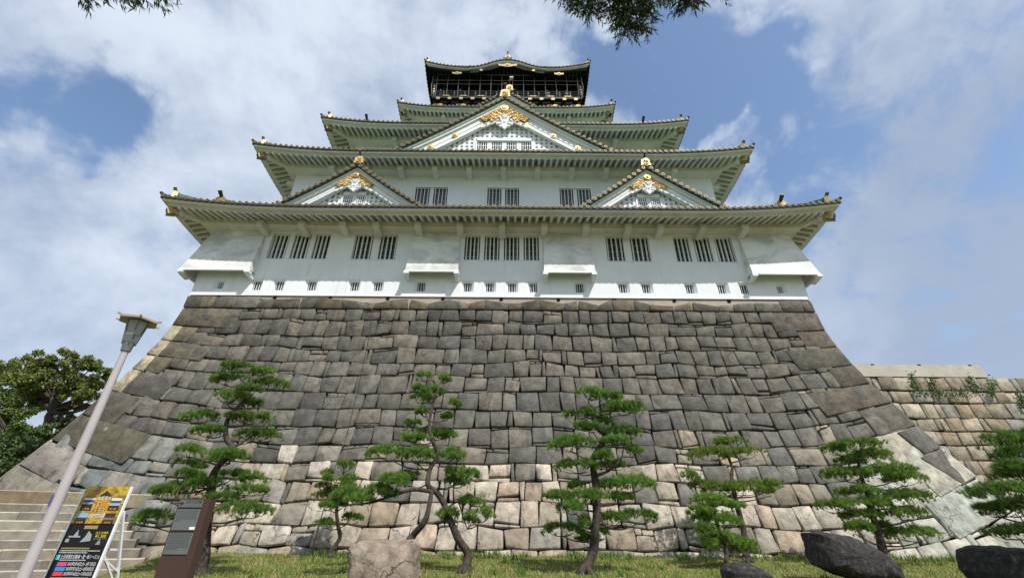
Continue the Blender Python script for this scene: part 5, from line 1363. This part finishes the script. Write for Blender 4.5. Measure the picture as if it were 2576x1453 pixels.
def pine(Y, zo, trunk, pads, r0, r1, label, seed, tone=(1, 1, 1), name='pine_tree', dens=1.0, spread=0.7, L=0.12, base_y=None, extra=(), zoff=None):
    rs = random.Random(seed)
    def W_(x, y, dy=0.0):
        return at((zo[0] + x / 1.597) / 1.59, (zo[1] + y / 1.597) / 1.59, Y + dy)
    mpu = (W_(100, 0) - W_(0, 0)).length / 100.0
    tp = [W_(x, y, 0.12 * math.sin(i * 1.9)) for i, (x, y) in enumerate(trunk)]
    base_ = Vector((tp[0].x, tp[0].y, zg(tp[0].x, tp[0].y)))
    if tp[0].z > base_.z - 0.02: tp = [base_ - Vector((0, 0, 0.1))] + tp
    root = thing(name, base_, label, 'pine tree', 'pines trained in cloud shape before the stone base')
    tb = MB(); c = limb(tb, tp, r0, r1, rs, 9, 0.03)
    for j in range(7):                                    # root flare
        a = j * 0.9 + rs.random(); tb.tube([base_ + Vector((0, 0, 0.16)), base_ + Vector((math.cos(a) * r0 * 1.3, math.sin(a) * r0 * 1.3, 0.02)), base_ + Vector((math.cos(a) * r0 * 2.2, math.sin(a) * r0 * 2.2, -0.08))], [r0 * 0.7, r0 * 0.5, r0 * 0.2], 6)
    for e in extra: c = c + limb(tb, [W_(*q) for q in e[0]], e[1], e[2], rs, 8, 0.02)
    br = tb; fo = MB()
    for (px, py, rx, ry) in pads:
        dy = rs.uniform(-1, 1) * spread * 0.6
        cpos = W_(px, py, dy); RX, RZ = rx * mpu * 1.1, ry * mpu * 1.2; RY_ = max(RX * 0.75, 0.22)
        bot = cpos - Vector((0, 0, RZ * 0.55))
        # nearest trunk point somewhat below the pad
        best = min(c, key=lambda p: (p - bot).length + (2.0 if p.z > bot.z + 0.15 else 0.0) + 0.3 * abs(bot.z - 0.15 - p.z))
        dist = (bot - best).length
        mid = best.lerp(bot, 0.55) + Vector((rs.uniform(-0.05, 0.05), rs.uniform(-0.05, 0.05), -0.06 * dist + rs.uniform(-0.04, 0.06)))
        r_b = min(0.05, 0.016 + 0.014 * dist)
        limb(br, [best, mid, bot + Vector((0, 0, 0.02))], r_b, 0.011, rs, 6, 0.03, 4)
        nt = int(205 * dens * (RX * RY_ * 3.14 + 0.05) ** 0.75)
        lobes = [(rs.uniform(-0.7, 0.7), rs.uniform(-0.7, 0.7), rs.uniform(0.35, 0.6)) for _ in range(max(3, int(rx / 18)))]
        for (lx_, ly_, lr) in lobes[:5]:
            tip = cpos + Vector((lx_ * RX, ly_ * RY_, -RZ * 0.2)); limb(br, [bot, bot.lerp(tip, 0.5) + Vector((rs.uniform(-.03, .03), 0, -0.03)), tip], 0.013, 0.005, rs, 4, 0.02, 3)
        tonek = rs.uniform(0.85, 1.15)
        for i in range(nt):
            lx_, ly_, lr = rs.choice(lobes)
            a = rs.uniform(0, 6.283); rr = math.sqrt(rs.random()) * lr
            fx, fy = lx_ + math.cos(a) * rr, ly_ + math.sin(a) * rr
            e = fx * fx + fy * fy
            if e > 1.15: continue
            top = (0.85 - 0.5 * min(e, 1)) * (0.55 + 0.45 * (1 - (rr / lr) ** 2))
            fz = top - abs(rs.gauss(0, 0.28))
            p = cpos + Vector((fx * RX, fy * RY_, fz * RZ))
            ax = Vector((fx * 0.75, fy * 0.75, 0.75 + 0.3 * rs.random())) + Vector((rs.uniform(-.3, .3), rs.uniform(-.3, .3), 0))
            g = rs.choice([(0.066, 0.118, 0.022), (0.080, 0.135, 0.026), (0.052, 0.100, 0.020), (0.098, 0.150, 0.030), (0.046, 0.086, 0.020)])
            tk2 = tonek * 2.4; col = (g[0] * tone[0] * tk2, g[1] * tone[1] * tk2, g[2] * tone[2] * tk2)
            needles(fo, p, ax, rs, L, 19, col)
            if rs.random() < 0.06: fo.col = (0.12, 0.07, 0.03)
    tb.build('trunk', M['bark'], root, smooth=True); fo.build('foliage', M['needle'], root)
    return root
Z6, Z7, Z8, ZS = (1000, 1400), (2000, 1400), (3000, 1400), (500, 1400)
pine(13.2, ZS, [(505, 1330), (512, 1210), (528, 1100), (545, 960), (558, 830), (600, 735), (688, 640), (645, 560), (652, 450), (695, 385), (770, 310), (800, 230)],
     [(720, 120, 110, 38), (880, 150, 80, 48), (700, 205, 120, 45), (960, 225, 115, 42), (800, 262, 80, 30), (660, 310, 130, 42), (800, 350, 70, 40), (460, 430, 110, 50), (790, 440, 135, 40), (920, 430, 55, 32), (540, 525, 110, 38),
      (840, 550, 135, 48), (420, 650, 75, 42), (680, 690, 165, 45), (380, 740, 100, 42), (370, 805, 95, 38), (290, 920, 110, 50), (500, 870, 115, 48), (700, 800, 75, 32), (820, 830, 80, 52), (790, 900, 95, 32), (640, 945, 85, 28),
      (190, 1085, 110, 50), (560, 1050, 60, 42), (760, 1030, 135, 50), (330, 880, 60, 30), (410, 985, 70, 26)], 0.15, 0.035, 'tall broad pine with many layered pads, standing behind the brown sign', 101, tone=(0.92, 0.92, 0.92))
pine(16.9, Z6, [(520, 1280), (572, 1195), (560, 1100), (555, 1000), (570, 900), (592, 820), (600, 760)],
     [(600, 745, 60, 40), (510, 790, 45, 28), (480, 830, 45, 30), (620, 830, 65, 35), (640, 865, 45, 28), (470, 870, 45, 26), (520, 935, 95, 38), (480, 1000, 75, 28), (610, 965, 90, 34), (555, 1000, 60, 30), (640, 1080, 65, 34), (490, 1110, 55, 28), (560, 890, 60, 26)],
     0.085, 0.025, 'smallest slim pine close to the wall foot, left of the tan boulder', 102, tone=(1.05, 0.98, 0.9), L=0.10)
pine(14.0, Z6, [(1372, 1395), (1388, 1300), (1322, 1190), (1282, 1090), (1240, 980), (1192, 905), (1135, 855), (1150, 760), (1192, 660), (1150, 530), (1155, 400), (1190, 260), (1170, 190)],
     [(1120, 175, 45, 38), (1230, 190, 52, 30), (1080, 255, 45, 32), (1200, 268, 85, 36), (1100, 315, 72, 36), (1270, 350, 65, 36), (1130, 400, 62, 32), (1240, 430, 55, 26), (1040, 475, 50, 28), (1150, 545, 150, 42), (1070, 575, 90, 32), (900, 665, 115, 48),
      (1080, 680, 120, 58), (1250, 680, 115, 50), (1320, 690, 50, 32), (1250, 790, 65, 42), (1370, 810, 90, 50), (1300, 850, 85, 35), (1040, 830, 110, 50), (1400, 980, 80, 42), (1270, 1060, 62, 45), (1470, 1060, 72, 46), (1410, 1095, 42, 26)],
     0.125, 0.03, 'tallest slender pine with a zigzag trunk and bare lower stem, right of the tan boulder', 103,
     extra=[([(1270, 1000), (1330, 970), (1360, 1060), (1390, 1140)], 0.03, 0.012), ([(1195, 880), (1250, 885), (1300, 860)], 0.035, 0.015)])
pine(12.9, Z6, [(1005, 1260), (1045, 1180), (1110, 1095), (1145, 980), (1160, 900)],
     [(890, 850, 85, 48), (780, 915, 120, 50), (640, 935, 115, 58), (710, 960, 70, 30), (950, 835, 60, 36), (560, 950, 50, 34)], 0.115, 0.05, 'leaning pine trunk rising behind the tan boulder, one long low limb to the left', 104,
     extra=[([(1155, 900), (1040, 890), (900, 930), (780, 970), (640, 985)], 0.055, 0.02)])
pine(13.9, Z7, [(545, 1410), (598, 1270), (610, 1150), (620, 1000), (612, 850), (592, 700), (642, 610), (668, 545), (622, 500), (592, 420), (590, 360)],
     [(560, 285, 120, 42), (690, 305, 75, 40), (510, 410, 105, 38), (770, 380, 135, 50), (500, 485, 62, 30), (590, 500, 55, 30), (640, 460, 85, 42), (790, 540, 120, 45), (730, 590, 105, 32), (470, 610, 140, 58), (840, 655, 72, 40), (690, 690, 82, 46), (500, 750, 120, 45), (720, 740, 85, 32),
      (520, 880, 75, 42), (820, 860, 130, 58), (700, 880, 85, 42), (370, 950, 92, 46), (560, 940, 110, 45), (760, 950, 72, 40), (480, 1010, 85, 42), (720, 1080, 85, 42), (880, 1070, 92, 46), (390, 1150, 92, 42), (540, 1120, 62, 50), (570, 1220, 75, 42), (650, 1170, 42, 42)],
     0.155, 0.035, 'stout straight pine with tidy dark pads, alone right of the middle of the wall', 105, tone=(0.95, 1.0, 0.95), extra=[([(612, 800), (690, 770), (750, 720), (780, 680)], 0.05, 0.02)])
pine(16.6, Z7, [(1570, 1310), (1552, 1130), (1512, 970), (1482, 840), (1480, 740), (1440, 650)],
     [(1470, 600, 105, 40), (1350, 670, 115, 45), (1570, 665, 105, 36), (1190, 820, 62, 45), (1300, 880, 85, 45), (1430, 890, 105, 50), (1560, 890, 115, 45), (1680, 870, 92, 46), (1710, 910, 52, 30)],
     0.125, 0.035, 'thin umbrella shaped pine with bare stem behind the low bushy pine', 106, tone=(1.15, 0.98, 0.9))
pine(15.2, Z7, [(1448, 1352), (1436, 1250), (1385, 1110), (1372, 1010)],
     [(1340, 962, 115, 36), (1450, 1000, 85, 36), (1290, 1040, 72, 42), (1320, 1090, 105, 42), (1440, 1100, 85, 42), (1330, 1150, 72, 42), (1380, 1200, 82, 42), (1360, 1260, 65, 50), (1500, 1240, 105, 46), (1560, 1280, 85, 42)],
     0.09, 0.03, 'low bushy bright green pine beside the small black boulder', 107, tone=(1.15, 1.1, 0.95), dens=1.1)
pine(15.6, Z8, [(860, 1330), (828, 1190), (782, 1050), (742, 900), (702, 780), (690, 700)],
     [(690, 610, 130, 42), (540, 640, 72, 36), (770, 690, 135, 50), (620, 720, 92, 36), (580, 800, 135, 45), (700, 800, 62, 42), (900, 790, 135, 58), (980, 830, 105, 45), (690, 910, 115, 40), (980, 950, 150, 50), (720, 1000, 135, 46), (540, 1000, 82, 45), (760, 1070, 125, 42), (1020, 1050, 105, 40), (700, 1150, 105, 46), (850, 1140, 62, 42), (1070, 1180, 135, 50)],
     0.15, 0.035, 'wide dense pine leaning left, behind the large slanted black boulder', 108, tone=(1.0, 0.98, 0.9))
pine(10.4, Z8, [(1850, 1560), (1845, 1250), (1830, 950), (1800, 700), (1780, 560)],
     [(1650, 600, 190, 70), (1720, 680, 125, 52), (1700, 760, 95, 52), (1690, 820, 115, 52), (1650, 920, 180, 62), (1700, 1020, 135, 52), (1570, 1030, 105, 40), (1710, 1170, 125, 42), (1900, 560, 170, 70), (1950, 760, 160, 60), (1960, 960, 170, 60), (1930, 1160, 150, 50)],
     0.15, 0.05, 'dark pine at the right edge, only its left pads in view', 109, tone=(0.7, 0.72, 0.75), L=0.11)  # darker needle tone on this pine

def leafy(name, Y, trunk, clumps, label, cat, seed, cols, size, per, limbs=(), r0=0.5, r1=0.2, group=None, mat_='leaf'):
    rs = random.Random(seed)
    tp = [at(x, y, Y) for x, y in trunk]; base_ = Vector((tp[0].x, tp[0].y, min(0.5, tp[0].z)))
    root = thing(name, base_, label, cat, group)
    tb = MB(); c = limb(tb, [base_] + tp, r0, r1, rs, 9, 0.2)
    for l in limbs: limb(tb, [at(*q, Y + rs.uniform(-1.5, 1.5) * (i > 0)) for i, q in enumerate(l)], r1 * 1.0, 0.05, rs, 6, 0.2)
    mpd = (at(101, 1000, Y) - at(1, 1000, Y)).length / 100
    fo = MB()
    for (x, y, r) in clumps:
        cp = at(x, y, Y + rs.uniform(-2, 2)); Rr = r * mpd * 0.95
        best = min(c, key=lambda p: (p - cp).length); limb(tb, [best, best.lerp(cp, 0.5) + Vector((0, 0, -0.4)), cp], 0.13, 0.03, rs, 5, 0.2, 3)
        tk = rs.uniform(0.7, 1.25); sub = [Vector((rs.gauss(0, 0.5), rs.gauss(0, 0.5), rs.gauss(0, 0.38))) for _ in range(9)]
        for i in range(per):
            o = rs.choice(sub); d = Vector((rs.gauss(0, 1), rs.gauss(0, 1), rs.gauss(0, 0.75))); d = d.normalized() * (rs.random() ** 0.6) * 0.42
            p = cp + (o + d) * Rr
            g = rs.choice(cols); k = tk * rs.uniform(0.75, 1.3); fo.col = (g[0] * k, g[1] * k, g[2] * k)
            s = size * rs.uniform(0.6, 1.3); n1_ = Vector((rs.gauss(0, 1), rs.gauss(0, 1), rs.gauss(0, 1))).normalized(); n2_ = n1_.orthogonal().normalized()
            fo.add([p - n1_ * s, p + n2_ * s * 0.5, p + n1_ * s, p - n2_ * s * 0.5], [(0, 1, 2, 3)])
    tb.build('trunk', M['bark'], root, smooth=True); fo.build('crown', M[mat_], root)
OL = [(0.165, 0.20, 0.042), (0.13, 0.175, 0.038), (0.20, 0.225, 0.055), (0.095, 0.14, 0.03), (0.155, 0.17, 0.044)]
DK = [(0.065, 0.105, 0.026), (0.05, 0.085, 0.024), (0.085, 0.125, 0.032), (0.036, 0.065, 0.022)]
BT = 'broadleaf trees beyond the left end of the base'
leafy('broadleaf_tree', 44, [(100, 1140), (118, 1075), (128, 1040), (135, 1000)], [(60, 925, 34), (100, 945, 34), (150, 975, 30), (60, 970, 32), (200, 965, 28), (20, 940, 34), (100, 1025, 24), (50, 1020, 28), (105, 912, 30), (150, 903, 30), (195, 912, 30), (232, 922, 26), (262, 942, 22), (35, 955, 32), (85, 955, 36), (140, 945, 34), (190, 952, 34), (232, 962, 26), (270, 965, 15), (25, 990, 32), (75, 1000, 34), (122, 995, 28), (175, 990, 24), (215, 985, 20), (250, 1000, 14), (30, 925, 22), (160, 1030, 20), (205, 1020, 14)],
      'large spreading olive green tree whose dark limbs show against the sky', 'tree', 51, OL, 0.125, 1700, limbs=[[(130, 1035), (170, 1012), (215, 1005), (255, 985)], [(130, 1035), (165, 1040), (205, 1030), (240, 1012)], [(128, 1030), (95, 990), (70, 960)], [(133, 1010), (160, 970), (190, 940)]], r0=0.55, r1=0.26, group=BT)
leafy('broadleaf_tree', 38, [(20, 1200), (25, 1100)], [(15, 1010, 36), (45, 1045, 32), (10, 1060, 36), (-20, 1000, 40), (-30, 950, 40), (60, 1075, 28), (30, 1090, 32), (-20, 1080, 40)],
      'olive and dark green tree filling the left edge of the picture', 'tree', 52, [OL[1], OL[3], DK[0], DK[2]], 0.14, 1000, r0=0.5, group=BT)
leafy('broadleaf_tree', 34, [(50, 1290), (55, 1180)], [(20, 1120, 32), (60, 1105, 30), (100, 1090, 26), (80, 1130, 30), (40, 1150, 34), (5, 1165, 32), (120, 1085, 20), (-20, 1140, 36), (60, 1185, 34), (20, 1200, 34), (100, 1160, 30), (-30, 1200, 36), (135, 1100, 20), (110, 1125, 24)],
      'low dark green bushy tree just behind the sloping left corner of the base', 'tree', 53, DK, 0.12, 1000, r0=0.3, group=BT)
leafy('broadleaf_tree', 60, [(200, 1160), (200, 1100)], [(185, 1062, 22), (215, 1060, 18), (240, 1045, 16), (200, 1085, 26), (165, 1080, 24), (255, 1070, 22), (230, 1085, 24), (150, 1060, 18)],
      'far dark tree seen between the limbs of the large tree and the base', 'tree', 54, [(0.035, 0.05, 0.035), (0.05, 0.065, 0.04)], 0.28, 480, r0=0.3, group=BT)

# overhanging branches of a tree standing behind the camera
def leaf_blade(mb, p, d, L, w, rs, col):
    d = d.normalized(); s = d.cross(Vector((rs.gauss(0, 1), rs.gauss(0, 1), rs.gauss(0, 0.6)))).normalized() * w / 2; n_ = d.cross(s).normalized() * L * 0.06
    mb.col = col
    mb.add([p, p + d * L * 0.4 - s + n_, p + d * L, p + d * L * 0.4 + s + n_], [(0, 1, 2, 3)])
OT = Vector((3.6, -3.6, 0.0))
overT = thing('overhanging_tree', OT, 'tree standing behind the viewpoint, dark narrow leaves on branch tips hanging into the top', 'tree')
ot_b, ot_f = MB(), MB()
ot_rs = random.Random(60)
OTOP = Vector((3.2, -3.0, 5.6))
limb(ot_b, [OT - Vector((0, 0, 0.2)), OT + Vector((0.1, 0.1, 2.4)), OTOP], 0.26, 0.16, ot_rs, 10, 0.04)
limb(ot_b, [OTOP, OTOP + Vector((0.3, -0.6, 1.6)), OTOP + Vector((0.2, -1.2, 3.4))], 0.15, 0.05, ot_rs, 8, 0.04)
def hanging(blobs, limb_pts, D, seed, nper):
    rs = random.Random(seed)
    def pos(x, y, d): y -= 24; return CAM + ray(x, y).normalized() * d
    br, fo = ot_b, ot_f; st0 = pos(*limb_pts[0], D)
    limb(br, [OTOP, OTOP.lerp(st0, 0.5) + Vector((0, 0, 0.7)), st0], 0.085, 0.032, rs, 8, 0.03)
    c = limb(br, [pos(x, y, D + 0.15 * i) for i, (x, y) in enumerate(limb_pts)], 0.030, 0.010, rs, 7, 0.02)
    k_ = D / F_D
    for (x, y, r) in blobs:
        ce = pos(x, y, D + rs.uniform(-0.12, 0.12)); Rr = r * k_ * 0.9
        best = min(c, key=lambda p: (p - ce).length); limb(br, [best, best.lerp(ce, 0.5) + Vector((0, 0, 0.02)), ce], 0.008, 0.003, rs, 5, 0.01, 3)
        for j in range(max(3, int(nper * (r / 40.0) ** 1.6))):   # leaf sprays: a stalk with leaves either side
            o = Vector((rs.gauss(0, 1), rs.gauss(0, 1), rs.gauss(0, 1))).normalized() * (rs.random() ** 0.5) * Rr
            st_ = ce + o; dr = Vector((rs.gauss(0, 0.8), rs.gauss(0, 0.8), -0.35 + rs.gauss(0, 0.4))).normalized(); ln = rs.uniform(0.08, 0.14)
            br.tube([ce.lerp(st_, 0.3), st_, st_ + dr * ln], 0.0016, 3)
            for q in range(8):
                g = rs.choice([(0.042, 0.070, 0.018), (0.060, 0.095, 0.022), (0.032, 0.055, 0.018), (0.085, 0.13, 0.026)]); sd = rs.choice((-1, 1))
                side = dr.cross(Vector((rs.gauss(0, 1), rs.gauss(0, 1), rs.gauss(0, 1)))).normalized()
                leaf_blade(fo, st_ + dr * ln * q / 7.0, (dr * 0.9 + side * 0.8 + Vector((0, 0, -0.45))), rs.uniform(0.045, 0.085), rs.uniform(0.010, 0.016), rs, g)
hanging([(1402, 0, 16), (1420, 10, 16), (1450, 15, 34), (1478, 48, 30), (1500, 12, 45), (1545, 18, 48), (1590, 20, 46), (1575, 60, 40), (1605, 75, 34), (1560, 92, 26), (1620, 45, 34), (1555, -20, 60), (1635, 12, 26), (1475, -25, 40), (1600, -30, 50), (1590, 98, 18), (1622, 92, 16)],
        [(1640, -330), (1600, -180), (1560, -60), (1560, 0), (1575, 50)], 5.2, 61, 40)
hanging([(1668, 8, 20), (1690, 0, 18), (1730, 12, 32), (1725, 30, 24), (1755, 0, 24), (1815, -4, 14), (1720, -25, 40), (1770, -30, 30)], [(1760, -300), (1740, -150), (1730, -40), (1725, 10)], 5.4, 62, 40)
hanging([(200, -2, 15), (222, 0, 16), (240, -4, 12), (285, -6, 12), (310, 0, 14), (330, -2, 14), (392, 0, 16), (412, 2, 16), (300, -30, 40), (220, -30, 30), (400, -30, 30)], [(330, -300), (310, -150), (300, -50), (310, -10)], 5.4, 63, 36)

ot_b.build('trunk', M['bark'], overT, smooth=True); ot_f.build('leaves', M['leaf'], overT)

# ================================================================== visitors on the balcony
def person(x, y, z, shirt, label, seed, turn=0.0, arm=0.0):
    rs = random.Random(seed); me = bpy.data.meshes.new('person')
    J = [(0, 0, 0.95), (0, 0, 1.15), (0, 0.01, 1.38), (0, 0.0, 1.47), (0, -0.02, 1.60), (0, -0.01, 1.70),
         (0.17, 0, 1.40), (0.24, -0.06, 1.14), (0.20, -0.26, 1.02 + arm), (0.19, -0.34, 1.03 + arm), (-0.17, 0, 1.40), (-0.24, -0.06, 1.14), (-0.20, -0.26, 1.02), (-0.19, -0.34, 1.03),
         (0.09, 0, 0.90), (0.10, 0, 0.50), (0.10, 0.02, 0.08), (0.10, -0.14, 0.03), (-0.09, 0, 0.90), (-0.10, 0, 0.50), (-0.10, 0.02, 0.08), (-0.10, -0.14, 0.03)]
    Ed = [(0, 1), (1, 2), (2, 3), (3, 4), (4, 5), (2, 6), (6, 7), (7, 8), (8, 9), (2, 10), (10, 11), (11, 12), (12, 13), (0, 14), (14, 15), (15, 16), (16, 17), (0, 18), (18, 19), (19, 20), (20, 21)]
    Rd = [0.14, 0.14, 0.14, 0.055, 0.10, 0.075, 0.07, 0.048, 0.036, 0.04, 0.07, 0.048, 0.036, 0.04, 0.085, 0.06, 0.042, 0.035, 0.085, 0.06, 0.042, 0.035]
    me.from_pydata(J, Ed, []); o = bpy.data.objects.new('person', me); C.objects.link(o)
    md = o.modifiers.new('skin', 'SKIN'); o.modifiers.new('sub', 'SUBSURF').levels = 1
    for i, v in enumerate(me.skin_vertices[0].data): v.radius = (Rd[i], Rd[i] * (0.75 if i < 3 else 1)); v.use_root = (i == 0)
    dg = bpy.context.evaluated_depsgraph_get(); me2 = bpy.data.meshes.new_from_object(o.evaluated_get(dg)); bpy.data.objects.remove(o)
    me2.materials.clear()
    for m_ in (flat((0.55, 0.36, 0.27)), flat(shirt), flat((0.03, 0.035, 0.05))): me2.materials.append(m_)
    for p in me2.polygons:
        c = p.center; p.material_index = 0 if (c.z > 1.45 or (c.y < -0.12 and c.z > 0.8)) else (1 if c.z > 0.93 else 2); p.use_smooth = True
    o = bpy.data.objects.new('person', me2); C.objects.link(o); o.location = (x, y, z); o.rotation_euler = (0, 0, turn); tag(o, label, 'person', 'visitors on the top balcony')
    h = MB(); h.grid(lambda f, g: Vector((0.112 * math.sin(math.pi * (0.02 + g * 0.62)) * math.cos(6.2832 * f), 0.012 + 0.118 * math.sin(math.pi * (0.02 + g * 0.62)) * math.sin(6.2832 * f) + 0.03 * g, 1.645 + 0.125 * math.cos(math.pi * (0.02 + g * 0.62)))), 14, 8)
    hr = h.build('hair', M['ink'], None, smooth=True); hr.parent = o
for px_, shirt, lb, tn in ((1109, (0.04, 0.10, 0.45), 'visitor in a bright blue top at the left half of the balcony rail', 0.1), (1158, (0.05, 0.05, 0.06), 'visitor in dark clothes left of the gilded gable top, behind the rail', -0.2),
                           (1376, (0.65, 0.65, 0.66), 'visitor in a white top at the right half of the balcony rail', 0.2), (1401, (0.16, 0.13, 0.13), 'visitor in a dull brown top between the white and the grey one', -0.1), (1424, (0.24, 0.20, 0.22), 'visitor in a grey top nearest the right end of the balcony', 0.0)):
    p = at(px_, 230, YF5 + 0.55); person(p.x, YF5 + 0.50, 41.0, shirt, lb, int(px_), tn)
